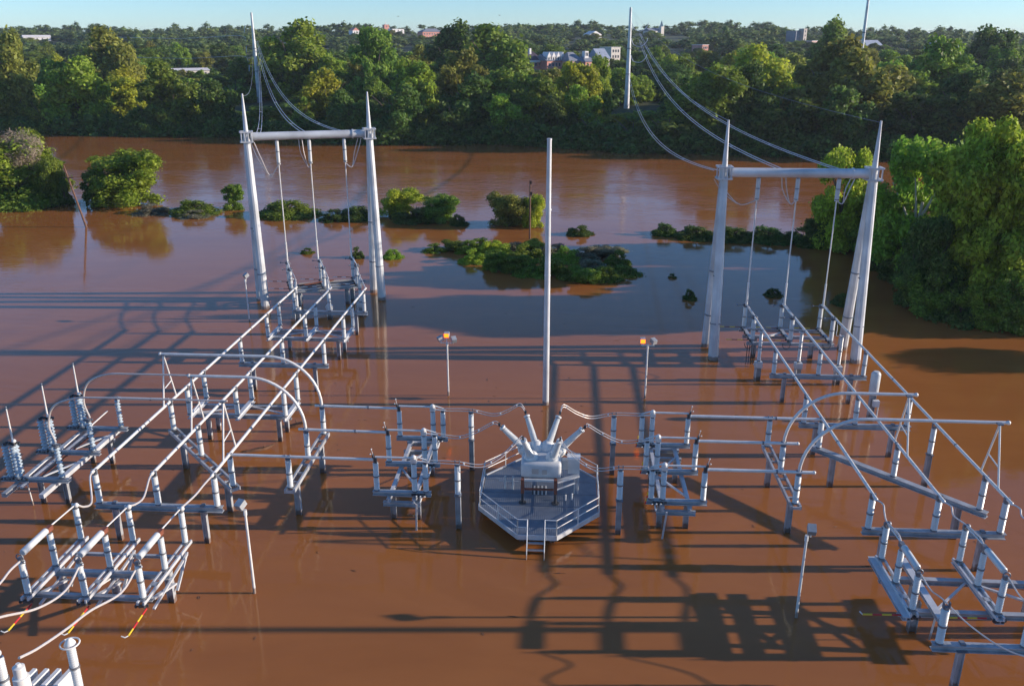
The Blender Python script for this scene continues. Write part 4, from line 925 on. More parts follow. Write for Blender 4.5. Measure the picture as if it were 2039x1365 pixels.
# --- prominent trees on the far bank: (pixel x, top y, distance behind bank, width m, kind, variant, label)
FB = [
 (35, 80, 10, 17, 'fol_olive', 0, 'olive brown rounded tree at the far left of the far bank'),
 (35, 175, 4, 11, 'fol_mid', 1, 'low mid green tree at the waterline under the olive tree at the far left'),
 (165, 118, 8, 19, 'fol_light', 3, 'bright green broad tree on the far bank, second from the left'),
 (90, 190, 3, 9, 'fol_mid', 5, 'small bushy tree at the waterline below the gap of the two leftmost far trees'),
 (240, 60, 60, 22, 'fol_olive', 3, 'large olive tree rising behind the bright green tree on the left'),
 (350, 132, 8, 18, 'fol_mid', 0, 'rounded grey-green tree overhanging the water left of the left portal'),
 (300, 180, 3, 12, 'fol_dark', 5, 'dark shrubby tree at the waterline left of the rounded grey-green tree'),
 (440, 170, 6, 12, 'fol_dark', 1, 'dark tree just left of the left spire on the far bank'),
 (410, 205, 2, 9, 'fol_dark', 5, 'low dark bush at the waterline left of the left portal'),
 (590, 60, 90, 26, 'fol_light', 1, 'wide sunlit green tree behind the left transmission pole'),
 (650, 150, 14, 16, 'fol_yellow', 0, 'yellow-tinged tree right of the left portal wires'),
 (600, 185, 4, 9, 'fol_mid', 5, 'bush at the waterline seen between the drop tubes of the left portal'),
 (700, 185, 4, 12, 'fol_dark', 3, 'dark tree at the waterline behind the left portal crossbeam'),
 (755, 62, 75, 17, 'fol_mid', 2, 'tall narrow green tree behind the right spire of the left portal'),
 (830, 125, 30, 15, 'fol_light', 4, 'light green tree above the dark riverside mass left of centre'),
 (800, 180, 5, 14, 'fol_dark', 0, 'dark riverside tree right of the left portal'),
 (985, 55, 95, 30, 'fol_mid', 3, 'large round dark green tree left of the white dormer houses'),
 (900, 60, 100, 22, 'fol_dark', 0, 'dark dome tree left of the large round tree'),
 (930, 118, 34, 17, 'fol_olive', 1, 'olive brown tree in front of the large round dark tree'),
 (990, 150, 16, 16, 'fol_mid', 0, 'mid green tree above the waterline left of the tall mast'),
 (900, 195, 4, 13, 'fol_dark', 5, 'dark low tree overhanging the water left of the mast top'),
 (1020, 200, 5, 12, 'fol_light', 1, 'light green lit tree at the waterline just left of the mast top'),
 (1075, 160, 14, 13, 'fol_mid', 4, 'upright green tree behind the tip of the tall mast'),
 (1150, 130, 26, 14, 'fol_yellow', 2, 'yellow-green tall tree in front of the brick houses'),
 (1110, 200, 5, 11, 'fol_dark', 0, 'dark tree at the waterline right of the mast tip'),
 (1192, 118, 50, 9, 'fol_light', 4, 'bright slender tree just left of the middle transmission pole'),
 (1180, 215, 4, 12, 'fol_dark', 5, 'low dark bush at the waterline left of the middle transmission pole'),
 (1260, 225, 3, 16, 'fol_dark', 5, 'dark mound of shrubs at the foot of the middle transmission pole'),
 (1222, 224, 30, 10, 'fol_light', 5, 'bright green shrub lit by the sun left of the foot of the middle transmission pole'),
 (1278, 220, 30, 11, 'fol_light', 5, 'bright green shrub lit by the sun right of the foot of the middle transmission pole'),
 (1318, 216, 26, 12, 'fol_yellow', 5, 'yellowish sunlit shrubs on the bank farther right of the middle transmission pole'),
 (500, 212, 26, 12, 'fol_mid', 5, 'low green shrub at the foot of the left transmission pole'),
 (545, 214, 24, 12, 'fol_light', 5, 'low sunlit shrub right of the foot of the left transmission pole'),
 (455, 212, 22, 12, 'fol_mid', 5, 'low green shrub left of the foot of the left transmission pole'),
 (1330, 215, 4, 16, 'fol_dark', 5, 'long dark shrub mound right of the middle transmission pole'),
 (1400, 150, 10, 17, 'fol_mid', 1, 'green tree behind the left spire of the right portal'),
 (1470, 140, 14, 15, 'fol_dark', 0, 'dark tree right of the left spire of the right portal'),
 (1520, 95, 60, 20, 'fol_yellow', 3, 'yellow-green tree high behind the right portal'),
 (1440, 215, 3, 12, 'fol_dark', 5, 'dark riverside bush between the right portal wires'),
 (1560, 200, 4, 15, 'fol_dark', 3, 'dark riverside tree above the right portal crossbeam'),
 (1640, 95, 30, 22, 'fol_olive', 0, 'large olive tree left of the thin tall pole on the right'),
 (1730, 105, 24, 21, 'fol_olive', 3, 'large olive brown tree just below the thin tall pole'),
 (1680, 190, 4, 14, 'fol_dark', 1, 'dark tree near the water behind the right spire of the right portal'),
 (1650, 50, 190, 20, 'fol_mid', 0, 'round green tree standing on the skyline beside the brick tower'),
 (1850, 95, 70, 19, 'fol_mid', 1, 'grey-green tree right of the large olive trees'),
 (1950, 60, 170, 20, 'fol_dark', 4, 'dark pointed tree breaking the skyline at the upper right'),
 (1900, 150, 30, 18, 'fol_dark', 0, 'dark tree above the big sycamore crown on the right'),
 (1990, 150, 14, 20, 'fol_olive', 3, 'olive tree at the right edge above the sycamore'),
 (1820, 190, 8, 16, 'fol_dark', 2, 'dark tree behind the bright shrub tops right of the right portal'),
]
def place_bank(px, behind):
    yb = 240
    for _ in range(12):
        d = ray(px, 260); x = d.x / d.y * yb; yb = bank_y(x) + behind
    return d.x / d.y * yb, yb
PROT = [(488, 532, 24, 206, 338), (1236, 1262, 14, 218, 312)]
def fit_height(x, y, wd, h):
    z = hills(x, y)
    for u0, u1, vt, vb, D in PROT:
        if y < D + 6:
            uc, vtp = proj((x, y, z + h)); hw = wd * .62 * FPX / y
            if uc + hw > u0 and uc - hw < u1:
                vlim = vt + (vb - vt) * .72 if D not in (338, 312) else vb
                if vtp < vlim: h = min(h, (topz(uc, vlim, (x, y)) - z) * .92)
        if abs(y - D - 5) < 8 and D not in (338, 312):
            uc, _ = proj((x, y, z)); 
            if u0 - 8 < uc < u1 + 8: return -1
    return h
used = []
for px, tpy, bh, wd, kd, var, lb in FB:
    x, y = place_bank(px, bh); z = hills(x, y) - .4; h = topz(px, tpy, (x, y)) - z
    if tpy < 200: h = fit_height(x, y, wd, h)
    tree('broadleaf_tree' if h > 9 else 'riverside_shrub', lb, x, y, z, wd * 1.32, max(4, h) * 1.05, kd, var, 'trees on the far river bank', 'tree' if h > 9 else 'shrub'); used.append((x, y, wd))
# --- buildings in the town behind the trees
TURN = []; SCREEN = []
def windows(t, x0, x1, y, z0, z1, nx, nz, wdt=1.0, ht=1.5):
    me = MB().box((0, 0, 0), (wdt, .12, ht)).mesh('window', M['window'], smooth=False); fr = MB().box((0, .02, 0), (wdt + .2, .1, ht + .2)).mesh('frame', M['wall_white'], smooth=False)
    for i in range(nx):
        for k in range(nz):
            p = V(x0 + (x1 - x0) * (i + .5) / nx, y - .05, z0 + (z1 - z0) * (k + .5) / nz); o = inst('window', me, t, p); 
            f = bpy.data.objects.new('frame', fr); COL.objects.link(f); f.parent = o; WL[f.name] = p
def house(label, u0, u1, vt, vb, D, roof, wall, roofm, depth=10, nx=4, nz=2, cat='house', roofh=3, extra=None):
    if D != 430:
        for D in range(330, 1200, 10):
            p = onY((u0 + u1) / 2, vb, D)
            if hills(p.x, D) >= p.z - 2: break
    a = onY(u0, vt, D); c = onY(u1, vt, D); x0, x1 = a.x, c.x; ztop = a.z; zw = ztop - (roofh if roof != 'flat' else 0); zb_ = min(onY(u0, vb, D).z, hills((x0 + x1) / 2, D)) - 3
    t = thing('house' if cat == 'house' else cat.replace(' ', '_'), label, cat, ((x0 + x1) / 2, D + depth / 2, zb_), 'town buildings behind the riverside trees')
    MB().box(((x0 + x1) / 2, D + depth / 2, (zb_ + zw) / 2), (x1 - x0, depth, zw - zb_)).build('wall', M[wall], t, smooth=False)
    xm, ym = (x0 + x1) / 2, D + depth / 2; e = .5
    if roof == 'flat': MB().box((xm, ym, zw + .15), (x1 - x0 + .6, depth + .6, .3)).build('roof', M[roofm], t, smooth=False)
    elif roof == 'hip':
        b = MB().add([(x0 - e, D - e, zw), (x1 + e, D - e, zw), (x1 + e, D + depth + e, zw), (x0 - e, D + depth + e, zw), (x0 + (x1 - x0) * .3, ym, ztop), (x1 - (x1 - x0) * .3, ym, ztop)], [(0, 1, 5, 4), (1, 2, 5), (2, 3, 4, 5), (3, 0, 4), (3, 2, 1, 0)]); b.build('roof', M[roofm], t, smooth=False)
    elif roof == 'gable':
        b = MB().add([(x0 - e, D - e, zw), (x1 + e, D - e, zw), (x1 + e, D + depth + e, zw), (x0 - e, D + depth + e, zw), (x0 - e, ym, ztop), (x1 + e, ym, ztop)], [(0, 1, 5, 4), (1, 2, 5), (2, 3, 4, 5), (3, 0, 4), (3, 2, 1, 0)]); b.build('roof', M[roofm], t, smooth=False)
    elif roof == 'front':                             # gable facing the viewer
        b = MB().add([(x0, D - .05, zw), (x1, D - .05, zw), (xm, D - .05, ztop), (x0, D + depth, zw), (x1, D + depth, zw), (xm, D + depth, ztop)], [(0, 1, 2), (1, 4, 5, 2), (0, 2, 5, 3), (5, 4, 3), (0, 3, 4, 1)]); b.build('roof', M[roofm], t, smooth=False)
    if nx: windows(t, x0 + .6, x1 - .6, D, max(zb_ + 3, zw - 3.2 * nz), zw - .3, nx, nz)
    PROT.append((u0 - 4, u1 + 4, vt - 2, vb, D)); TURN.append(t); SCREEN.append((u0, u1, vb, D, label)); return t, x0, x1, zw, ztop
t, x0, x1, zw, zt = house('brick row building with a dark purple mansard roof left of the dormers', 1036, 1072, 103, 152, 430, 'hip', 'brick', 'roof_dark', nx=3, nz=2, roofh=4)
MB().box((x0 + 1.5, 431, zt + .2), (1, 1, 2.6)).build('chimney', M['wall_white'], t, smooth=False)
MB().box(((x0 + x1) / 2, 429.4, zw - .4), (x1 - x0 + 1, .5, .9)).build('cornice', M['wall_white'], t, smooth=False)
t, x0, x1, zw, zt = house('red brick row house with four white pointed dormers', 1072, 1118, 108, 152, 430, 'gable', 'brick', 'roof_grey', nx=5, nz=2, roofh=3)
for i in range(4):
    xx = x0 + (x1 - x0) * (i + .5) / 4
    dm = MB().box((xx, 431.2, zw + .9), (1.7, 1.8, 1.8)).add([(xx - 1.1, 430.1, zw + 1.8), (xx + 1.1, 430.1, zw + 1.8), (xx, 430.1, zw + 4.0), (xx - 1.1, 435, zw + 1.8), (xx + 1.1, 435, zw + 1.8), (xx, 435, zw + 4.0)], [(0, 1, 2), (1, 4, 5, 2), (0, 2, 5, 3)]).build('dormer', M['wall_white'], t, smooth=False)
    MB().box((xx, 430.25, zw + .9), (.7, .1, 1.2)).build('window', M['window'], dm, smooth=False)
t, x0, x1, zw, zt = house('pink building with a grey hipped roof right of the dormers', 1118, 1152, 104, 152, 430, 'hip', 'pink', 'roof_grey', nx=3, nz=2, roofh=4)
t, x0, x1, zw, zt = house('brick building with a small white square cupola', 1150, 1180, 112, 150, 430, 'hip', 'brick', 'roof_grey', nx=3, nz=3, roofh=2.5)
cp = MB().box((x0 + 3, 434, zt + .6), (2.2, 2.2, 3.2)).build('cupola', M['wall_white'], t, smooth=False); MB().box((x0 + 2.6, 432.85, zt + .8), (.5, .1, 1.5)).box((x0 + 3.5, 432.85, zt + .8), (.5, .1, 1.5)).build('window', M['window'], cp, smooth=False)
house('long blue-grey roofed building left of the middle transmission pole', 1180, 1206, 97, 140, 470, 'gable', 'cream', 'roof_blue', nx=3, nz=2, roofh=5)
house('cream flat-topped building against the middle transmission pole', 1204, 1228, 95, 125, 480, 'flat', 'cream', 'wall_white', nx=3, nz=2)
house('red brick school-like building with rows of windows near the skyline left of centre', 832, 880, 57, 80, 640, 'hip', 'brick', 'roof_grey', nx=8, nz=2, cat='brick building', roofh=3)
house('small red and white house at the left of the brick school building', 695, 709, 55, 74, 640, 'front', 'wall_white', 'brick', nx=2, nz=2)
t, x0, x1, zw, zt = house('small brick tower with a white steeple on the left skyline', 762, 772, 50, 66, 700, 'flat', 'brick', 'brick', depth=5, nx=1, nz=1, cat='tower'); MB().lathe([(.8, 0), (.6, 1.2), (.05, 4)], ((x0 + x1) / 2, WL[t.name].y, zt), n=8).build('steeple', M['wall_white'], t)
house('white low building just right of the skyline tower', 774, 800, 58, 70, 690, 'flat', 'wall_white', 'roof_grey', nx=3, nz=1)
t, x0, x1, zw, zt = house('pale church on the skyline right of the middle transmission pole', 1284, 1318, 56, 70, 700, 'gable', 'cream', 'roof_grey', nx=4, nz=1, cat='church', roofh=3)
yc = WL[t.name].y - 5; st = MB().box((x1 - 1.5, yc, zw), (4, 4, 9)).build('tower', M['cream'], t, smooth=False); MB().lathe([(2.6, 0), (.1, 6)], (x1 - 1.5, yc, zw + 4.5), n=4).build('spire', M['cream'], st, smooth=False)
house('small brick house with a white roof line right of the church', 1388, 1405, 90, 104, 520, 'flat', 'brick', 'wall_white', nx=3, nz=1)
house('pair of white houses on the hillside right of the church', 1165, 1195, 62, 76, 650, 'front', 'wall_white', 'wall_white', nx=3, nz=1)
house('brown stone church tower beside the round skyline tree', 1596, 1606, 58, 88, 560, 'flat', 'stone', 'stone', depth=5, nx=1, nz=3, cat='tower')
house('grey slab building left of the brown stone tower', 1575, 1596, 62, 88, 575, 'flat', 'roof_grey', 'roof_grey', nx=0)
house('brick annex right of the brown stone tower', 1606, 1624, 82, 92, 560, 'flat', 'pink', 'wall_white', nx=3, nz=1)
house('long row of grey-blue roofs behind the thin tall pole', 1680, 1770, 80, 96, 600, 'gable', 'cream', 'roof_blue', nx=12, nz=1, roofh=4)
house('wide blue-grey roofed building at the upper right', 1842, 1930, 82, 104, 560, 'gable', 'pink', 'roof_blue', nx=12, nz=1, roofh=5)
house('dark industrial block on the right skyline', 1985, 2020, 66, 82, 820, 'flat', 'roof_grey', 'roof_dark', nx=5, nz=1)
house('white roofed building above the trees at the upper left', 45, 92, 70, 84, 480, 'gable', 'wall_white', 'wall_white', nx=5, nz=1, roofh=2, depth=6)
house('long pale roof glimpsed above the rounded grey-green tree', 335, 402, 136, 148, 330, 'gable', 'cream', 'wall_white', nx=6, nz=1, roofh=1.2)
house('house in shade glimpsed between trees left of the left pole', 590, 630, 66, 84, 690, 'front', 'cream', 'roof_grey', nx=3, nz=1)
house('pale house between trees at the upper right', 1935, 1950, 160, 182, 330, 'gable', 'cream', 'roof_grey', nx=2, nz=1, roofh=3)
for t in TURN: t.rotation_euler.z = rad(38)
kindn = (('fol_mid', 'mid green'), ('fol_dark', 'dark green'), ('fol_light', 'fresh green'), ('fol_olive', 'olive'))
for u0, u1, vb, D, lb in SCREEN:
    n = max(2, round((u1 - u0) / 15)); short = ' '.join(lb.split()[:5]).rstrip(',')
    for i in range(n):
        u = u0 + (u1 - u0) * (i + .5) / n + rnd.uniform(-4, 4); y = D - rnd.uniform(16, 34); x = onY(u, vb, y).x; z = hills(x, y) - .5; h = max(5, topz(u, vb - rnd.uniform(3, 9), (x, y)) - z) * 1.06
        kd, kn = kindn[rnd.randrange(4)]; wd = min(18, max(9, 34 * y / FPX))
        side = ('before the left part of' if i < n / 3 else ('before the right part of' if i >= 2 * n / 3 else 'before the middle of'))
        tree('broadleaf_tree', f'{kn} tree {side} the {short}', x, y, z, wd, h, kd, rnd.choice((0, 1, 3)), 'trees hiding the feet of the town buildings'); used.append((x, y, wd))
# --- filling woods between bank and town: each tree of its own
kinds = [('fol_dark', 'dark green'), ('fol_mid', 'mid green'), ('fol_light', 'fresh green'), ('fol_olive', 'olive'), ('fol_yellow', 'yellow-green')]
pts = []; tries = 0
while len(pts) < 245 and tries < 30000:
    tries += 1; y = 250 + 330 * rnd.random() ** 1.15; x = rnd.uniform(-.72, .58) * y
    if y < bank_y(x) + 9: continue
    u, v = proj((x, y, hills(x, y)))
    if not -120 < u < 2160: continue
    sp = 10 + (y - 230) * .035
    if any((x - a) ** 2 + (y - c) ** 2 < sp * sp for a, c in pts): continue
    if any((x - a) ** 2 + (y - c) ** 2 < (wd * .33) ** 2 for a, c, wd in used): continue
    pts.append((x, y))
LM = [(0, 'beyond the left edge'), (140, 'at the far left edge'), (260, 'above the large round flooded tree'), (400, 'near the long pale roof'), (490, 'left of the left transmission pole'), (600, 'right of the left transmission pole'), (735, 'above the left gantry crossbeam'),
      (880, 'below the brick school building'), (1030, 'left of the dormer houses'), (1130, 'below the dormer houses'), (1250, 'left of the middle transmission pole'), (1350, 'below the church'), (1460, 'left of the right gantry'), (1600, 'above the right gantry crossbeam'), (1720, 'left of the thin tall pole'), (1850, 'right of the thin tall pole'), (1960, 'above the sycamore'), (2040, 'at the right edge'), (9999, 'beyond the right edge')]
for i, (x, y) in enumerate(pts):
    kd, kn = kinds[rnd.choices(range(5), (32, 34, 14, 14, 6))[0]]; wd = rnd.uniform(14, 24); h = rnd.uniform(11, 18) * (.8 if y > 420 else 1)
    h = fit_height(x, y, wd, h)
    if h < 3.5: continue
    u, _ = proj((x, y, hills(x, y))); row = 'just behind the far bank' if y < bank_y(x) + 60 else ('halfway to the town' if y < 420 else 'close to the town')
    sz = 'broad' if wd > 16.5 else ('tall' if h > 15 else ('small' if h < 9 else 'rounded'))
    where = next(n_ for lim, n_ in LM if u < lim)
    tree('broadleaf_tree', f'{sz} {kn} tree {row}, {where}', x, y, hills(x, y) - .5, wd, h, kd, rnd.choice((0, 1, 3, 3, 5, 4)), 'trees packed in the wood behind the far bank')
# --- undergrowth along the far bank and the far hillside wood: uncountable masses
small = [crown_arrays(50 + i, 420, .06, 18, (.10, .20), 'mound' if i == 3 else 'round', core=.7) for i in range(4)]
def scatter_mass(name, label, items, m, src=small):
    Vv, Fq, Ft = [], [], []; off = 0
    for x, y, z, wd, h, k in items:
        Va, Fa = src[k]; a = rnd.uniform(0, 6.28); R = np.array([[math.cos(a), -math.sin(a), 0], [math.sin(a), math.cos(a), 0], [0, 0, 1]])
        o2 = off
        for vv in Va: Vv.append((vv @ R.T) * np.array([wd, wd, h]) + np.array([x, y, z]))
        for f in Fa:
            if isinstance(f, tuple): Ft.append(f[0] + o2)
            else: Fq.append(f + o2)
        off += sum(len(v) for v in Va)
    me = leaf_mesh(name, (Vv, [np.concatenate(Fq), (np.concatenate(Ft), 't')]), m); o = bpy.data.objects.new(name, me); link(o, None, (0, 0, 0))
    meta(o, label, 'vegetation', kind='stuff'); return o
it = []
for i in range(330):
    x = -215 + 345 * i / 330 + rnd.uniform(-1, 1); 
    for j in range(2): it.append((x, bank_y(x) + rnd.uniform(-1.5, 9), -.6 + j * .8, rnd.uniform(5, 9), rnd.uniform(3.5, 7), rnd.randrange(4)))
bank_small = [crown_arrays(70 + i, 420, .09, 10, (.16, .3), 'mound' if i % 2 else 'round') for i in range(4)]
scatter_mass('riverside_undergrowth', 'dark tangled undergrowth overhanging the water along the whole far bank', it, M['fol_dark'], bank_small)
it = []; n = 0
while n < 1000:
    y = 560 + 640 * rnd.random() ** .85; x = rnd.uniform(-.70, .56) * y; k_ = .75 + .35 * math.sin(x * .021 + y * .013) * math.sin(x * .009 - y * .017 + 2); wd = rnd.uniform(19, 33) * k_ ** .5; h = rnd.uniform(11, 17) * k_ * (1.25 if rnd.random() < .1 else 1)
    n += 1; h = fit_height(x, y, wd, h)
    if h > 4: it.append((x, y, hills(x, y) - 1, wd, h, rnd.randrange(4)))
scatter_mass('hillside_wood', 'mass of distant tree crowns covering the hillside up to the skyline', it, M['fol_far'])
it = []
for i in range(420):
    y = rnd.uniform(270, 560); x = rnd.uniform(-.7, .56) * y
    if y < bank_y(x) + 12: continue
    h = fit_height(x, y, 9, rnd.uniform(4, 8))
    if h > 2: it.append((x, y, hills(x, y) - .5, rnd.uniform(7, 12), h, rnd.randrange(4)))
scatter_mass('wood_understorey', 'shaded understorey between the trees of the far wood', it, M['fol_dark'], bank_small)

# --- shrubs standing in the flood between yard and river
near = [leaf_mesh('crown', crown_arrays(90, 14000, .024, 84, (.045, .13), 'round', spread=1.08, core=.5), M['fol_mid']), leaf_mesh('crown', crown_arrays(91, 9000, .032, 52, (.05, .14), 'mound', spread=1.12, core=.5), M['fol_mid']),
        leaf_mesh('crown', crown_arrays(92, 7000, .032, 44, (.05, .12), 'tall', spread=1.1), M['fol_mid']), leaf_mesh('crown', crown_arrays(93, 4500, .038, 30, (.06, .16), 'cone'), M['fol_mid'])]
wispy = leaf_mesh('crown', crown_arrays(94, 5200, .0075, 40, (.07, .15), 'round', aspect=9, core=0, spread=1.2, up=0), M['twig'])
NM = {(k, i): with_mat(m, M[k]) for k in FK + ['fol_grey'] for i, m in enumerate(near)}
SB = [(48, 413, 272, 170, 'fol_light', 0, 'big pale green tree topped by bare twigs at the left edge of the flood', 'tree'),
 (105, 414, 318, 60, 'fol_mid', 0, 'rounded lit bush on the right flank of the big left tree', 'shrub'),
 (45, 418, 345, 110, 'fol_mid', 1, 'dense thicket under the big pale green tree at the left edge', 'shrub'),
 (132, 413, 362, 42, 'fol_dark', 3, 'dark pointed bush left of the leaning wooden pole', 'shrub'),
 (190, 416, 352, 44, 'fol_dark', 2, 'thin dark shrub just right of the leaning wooden pole', 'shrub'),
 (258, 418, 306, 158, 'fol_light', 0, 'large round green tree standing in the flood on the left', 'tree'),
 (303, 430, 408, 62, 'fol_grey', 1, 'low pale bush at the right foot of the large round tree', 'shrub'),
 (390, 431, 398, 84, 'fol_mid', 1, 'low green bush on the flooded bank between the round tree and the small tree', 'shrub'),
 (385, 437, 420, 66, 'fol_grey', 1, 'pale weeds in front of the low green bush', 'weeds'),
 (467, 422, 376, 54, 'fol_mid', 2, 'small upright tree left of the left portal leg', 'tree'),
 (575, 437, 398, 104, 'fol_mid', 1, 'domed dark green bush between the left portal drop tubes', 'shrub'),
 (665, 444, 418, 50, 'fol_dark', 1, 'small dark bush right of the domed bush', 'shrub'),
 (712, 442, 410, 70, 'fol_dark', 1, 'low bush behind the right leg of the left portal', 'shrub'),
 (798, 436, 377, 90, 'fol_yellow', 0, 'rounded yellow-green tree right of the left portal leg', 'tree'),
 (830, 446, 415, 100, 'fol_dark', 1, 'dark low thicket under the rounded yellow-green tree', 'shrub'),
 (878, 447, 392, 92, 'fol_mid', 0, 'dark green bush tapering to the right beside the yellow-green tree', 'shrub'),
 (915, 452, 428, 36, 'fol_dark', 1, 'small dark clump at the right tip of the left bushes', 'shrub'),
 (1012, 456, 388, 90, 'fol_olive', 0, 'olive shrub with loose branches left of the brown wooden pole', 'shrub'),
 (1062, 457, 392, 56, 'fol_yellow', 0, 'yellowish shrub right beside the brown wooden pole', 'shrub'),
 (1155, 472, 449, 52, 'fol_dark', 1, 'isolated dark clump in the blue water right of the mast', 'shrub'),
 (1325, 472, 445, 52, 'fol_dark', 1, 'leftmost dark clump of the hedge behind the right portal', 'shrub'),
 (1385, 480, 450, 80, 'fol_dark', 1, 'dark hedge clump behind the left leg of the right portal', 'shrub'),
 (1460, 484, 452, 90, 'fol_dark', 1, 'dark hedge clump right of the left leg of the right portal', 'shrub'),
 (1530, 486, 452, 90, 'fol_dark', 1, 'dark hedge clump between the first two right drop tubes', 'shrub'),
 (1595, 492, 455, 90, 'fol_dark', 1, 'dark hedge clump between the last two right drop tubes', 'shrub'),
 (611, 508, 495, 30, 'fol_mid', 1, 'tiny floating sprig between the left portal drop tubes', 'shrub'),
 (711, 517, 493, 26, 'fol_dark', 1, 'small bush against the rightmost left drop tube', 'shrub'),
 (783, 518, 496, 40, 'fol_light', 1, 'small bright bush right of the left portal leg', 'shrub'),
 (865, 506, 487, 50, 'fol_mid', 1, 'small green bush at the left of the long shrub island', 'shrub'),
 (1338, 556, 546, 22, 'fol_dark', 1, 'tiny dark sprig left of the right portal leg', 'shrub'),
 (1374, 600, 577, 28, 'fol_dark', 1, 'small dark tuft in the blue water nearest the right portal', 'shrub'),
 (1540, 594, 574, 36, 'fol_dark', 1, 'dark tuft between the right drop tubes', 'shrub'),
 (1680, 612, 584, 44, 'fol_dark', 1, 'dark tuft behind the right leg of the right portal', 'shrub'),
]
for u, vb_, vt_, wpx, kd, var, lb, cat in SB:
    p = onZ(u, vb_ - 2); D = math.hypot(p.x, p.y); dist = (p - V(0, 0, 28)).length; wd = wpx * dist / FPX * 1.1; h = topz(u, vt_, p)
    p = p + V(p.x, p.y, 0).normalized() * wd * .3; h = topz(u, vt_, p)
    tree('flooded_' + ('tree' if cat == 'tree' else 'shrub'), lb, p.x, p.y, -.35, wd, (h + .4) * (1.12 if var == 0 else 1.25), kd, NM[(kd, var)], 'plants standing in the flood', cat, 'bark')
p = onZ(50, 413); o = thing('bare_topped_tree', 'pinkish bare twigs sticking out above the big pale green tree at the left edge', 'tree', p + V(0, 5, 0))
inst('twigs', wispy, o, p + V(-2, 5, 4.5), (10, 9, 8.8)); inst('trunk', TRUNK['bark'], o, p + V(-1, 5, 0), (9, 9, 12.5))
# shrub island
ISL = [(905, 500, 484), (930, 505, 482), (955, 500, 478), (975, 512, 486), (1000, 518, 488), (940, 525, 500), (985, 540, 508), (1020, 505, 484), (1045, 520, 490), (1025, 545, 515), (1060, 550, 522), (1085, 512, 490), (1065, 500, 486),
       (1110, 508, 489), (1130, 522, 495), (1100, 550, 520), (1140, 558, 528), (1165, 520, 496), (1190, 512, 494), (1180, 545, 518), (1205, 560, 532), (1215, 515, 497), (1228, 532, 502), (1245, 550, 530), (1165, 565, 540)]
names = ['leafy bush', 'rounded bush', 'ragged bush', 'low bush', 'upright bush']
for i, (u, vb_, vt_) in enumerate(ISL):
    grey = i in (7, 11, 17, 18, 19, 21, 13); kd = 'fol_grey' if grey else ('fol_yellow' if i in (3, 12) else ('fol_mid' if vb_ > 535 else rnd.choice(('fol_light', 'fol_light', 'fol_mid'))))
    p = onZ(u, vb_); wd = rnd.uniform(3.6, 5.2); h = topz(u, vt_, p + V(0, 1, 0)) + .3
    col = {'fol_grey': 'pale plumed', 'fol_yellow': 'yellow-green', 'fol_dark': 'dark green', 'fol_light': 'bright green', 'fol_mid': 'mid green'}[kd]
    where = 'left end' if u < 960 else ('left half' if u < 1060 else ('middle, near the mast' if u < 1130 else ('right half' if u < 1200 else 'right end')))
    side = 'rear' if vb_ < 515 else ('front' if vb_ > 540 else 'centre')
    tree('island_shrub', f'{col} {names[i % 5]} in the {side} of the shrub island, {where}', p.x, p.y + 1, -.25, wd, max(1.6, h * 1.35), kd, NM[(kd, 1 if i % 3 else 0)], 'bushes of the flooded shrub island', 'shrub', None)
# right-hand trees
syc_arr = crown_arrays(201, 52000, .0145, 170, (.035, .085), 'round', core=.45); SYC = leaf_mesh('crown', syc_arr, M['fol_sycamore'])
mid_arr = crown_arrays(202, 20000, .021, 95, (.04, .10), 'tall', spread=1.1, core=.4); 
SYC2 = with_mat(SYC, M['fol_light']); MIDM = {k: leaf_mesh('crown', mid_arr, M[k]) for k in ('fol_mid',)}
for k in ('fol_dark', 'fol_light', 'fol_yellow'): MIDM[k] = with_mat(MIDM['fol_mid'], M[k])
def rt(label, u, vb_, vt_, wd, me, back=0, trunk='bark', name='riverside_tree', z0=-.4, cat='tree', hs=1.0):
    p = onZ(u, vb_); dd = V(p.x, p.y, 0).normalized(); p = p + dd * back; h = topz(u, vt_, p) * hs + .4
    return tree(name, label, p.x, p.y, z0, wd, h, 'fol_mid', me, 'trees standing in the flood on the right', cat, trunk), p, h
RTl = [
 ('big sycamore with yellow-lit crown and pale trunk at the right edge', 1945, 642, 236, 17.5, SYC, 5, 'palebark'),
 ('tall green tree cut off by the right edge beside the sycamore', 2060, 650, 275, 17, SYC2, 4, 'palebark'),
 ('thin-leaved green tree left of the sycamore, behind it', 1805, 575, 275, 14, MIDM['fol_light'], 5, 'palebark'),
 ('yellow-topped tree behind the right drop tubes of the right portal', 1665, 505, 294, 11, MIDM['fol_yellow'], 3, 'bark'),
 ('dark tree in the gap left of the thin-leaved tree', 1745, 520, 385, 12, MIDM['fol_mid'], 3, 'bark'),
 ('dark green tree at the foot of the sycamore on its left', 1830, 620, 430, 8.5, MIDM['fol_dark'], 1, 'bark'),
]
for lb, u, vb_, vt_, wd, me, back, tk in RTl: rt(lb, u, vb_, vt_, wd, me, back, tk, hs=1.2 if me in (SYC, SYC2) else 1.04)
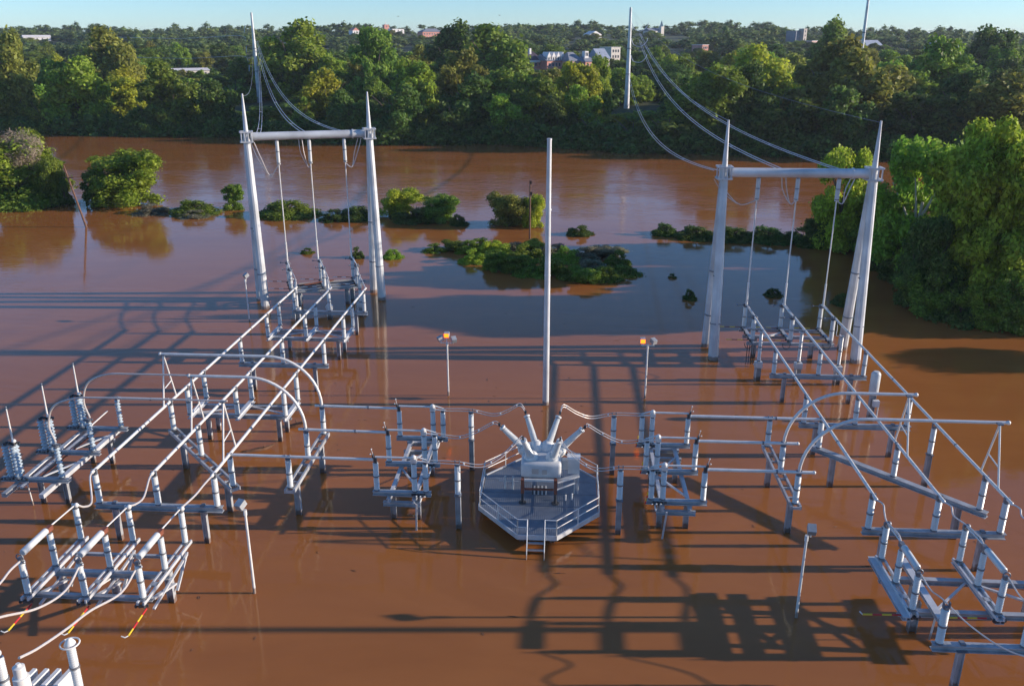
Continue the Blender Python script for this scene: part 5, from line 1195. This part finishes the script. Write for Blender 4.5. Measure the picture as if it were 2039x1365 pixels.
for u, vb_, vt_, wd, kd, var, lb in ((1790, 570, 475, 7, 'fol_dark', 0, 'dark bush right of the right portal leg near the water'), (1760, 540, 455, 7, 'fol_dark', 1, 'dark bush just behind the right portal leg'),
        (1850, 640, 520, 7.5, 'fol_mid', 0, 'green overhanging bush under the sycamore, left side'), (1960, 662, 560, 6, 'fol_light', 0, 'bright yellow-green low branches hanging over the water under the sycamore'),
        (1905, 650, 555, 6.5, 'fol_dark', 1, 'dark bush at the waterline under the sycamore trunk'), (2025, 672, 530, 7, 'fol_mid', 0, 'green bush at the right edge above the shaded water'),
        (1700, 500, 430, 7, 'fol_dark', 0, 'dark bush under the yellow-topped tree'), (1880, 610, 470, 9, 'fol_dark', 0, 'dark tall bush filling the gap left of the pale sycamore trunk'), (1990, 620, 440, 11, 'fol_mid', 0, 'dense green bush filling the grove right of the pale sycamore trunk'), (1740, 505, 430, 8, 'fol_dark', 0, 'dark bush farther back between the portal leg and the grove'), (1640, 498, 425, 7, 'fol_dark', 0, 'dark bush left of the foot of the yellow-topped tree')):
    p = onZ(u, vb_); q = p + V(p.x, p.y, 0).normalized() * wd * .4
    tree('flooded_shrub', lb, q.x, q.y, -.4, wd, topz(u, vt_, q) + .4, kd, NM[(kd, var)], 'bushes under the right-hand trees', 'shrub', 'bark')
# trees of the same grove just outside the right edge; the first is added to thicken their shade on the flooded meadow
for x, y, wd, h, kd, lb in ((60, 113, 14, 18, 'fol_mid', 'unseen mid grove tree beyond the right edge, added to thicken the meadow shade'), (59, 100, 14, 17, 'fol_light', 'tall tree behind the sycamore, beyond the right edge of the photo'), (72, 79, 13, 11, 'fol_mid', 'lower tree beyond the right edge shading the water below the sycamore'), (64, 122, 14, 16, 'fol_mid', 'farther tree of the grove beyond the right edge')):
    tree('riverside_tree', lb, x, y, -.4, wd, h, 'fol_mid', SYC2 if kd == 'fol_light' else MIDM['fol_mid'], 'grove beyond the right edge', 'tree', 'palebark')

# labels of look-alike plants: where two would read the same, say which one by its place
import collections
same = collections.defaultdict(list)
for o in list(S.objects):
    if o.parent is None and 'label' in o: same[o['label']].append(o)
for lb, obs in same.items():
    if len(obs) > 1:
        obs.sort(key=lambda o: proj(o.location)[0])
        q_ = '' if len(lb.replace('-', ' ').split()) > 14 else ' one'
        words = ['left' + q_, 'right' + q_] if len(obs) == 2 else (['left one', 'middle one', 'right one'] if len(obs) == 3 else ['leftmost', 'second', 'third', 'rightmost'] if len(obs) == 4 else [])
        for o, wd_ in zip(obs, words): o['label'] = lb + ', ' + wd_
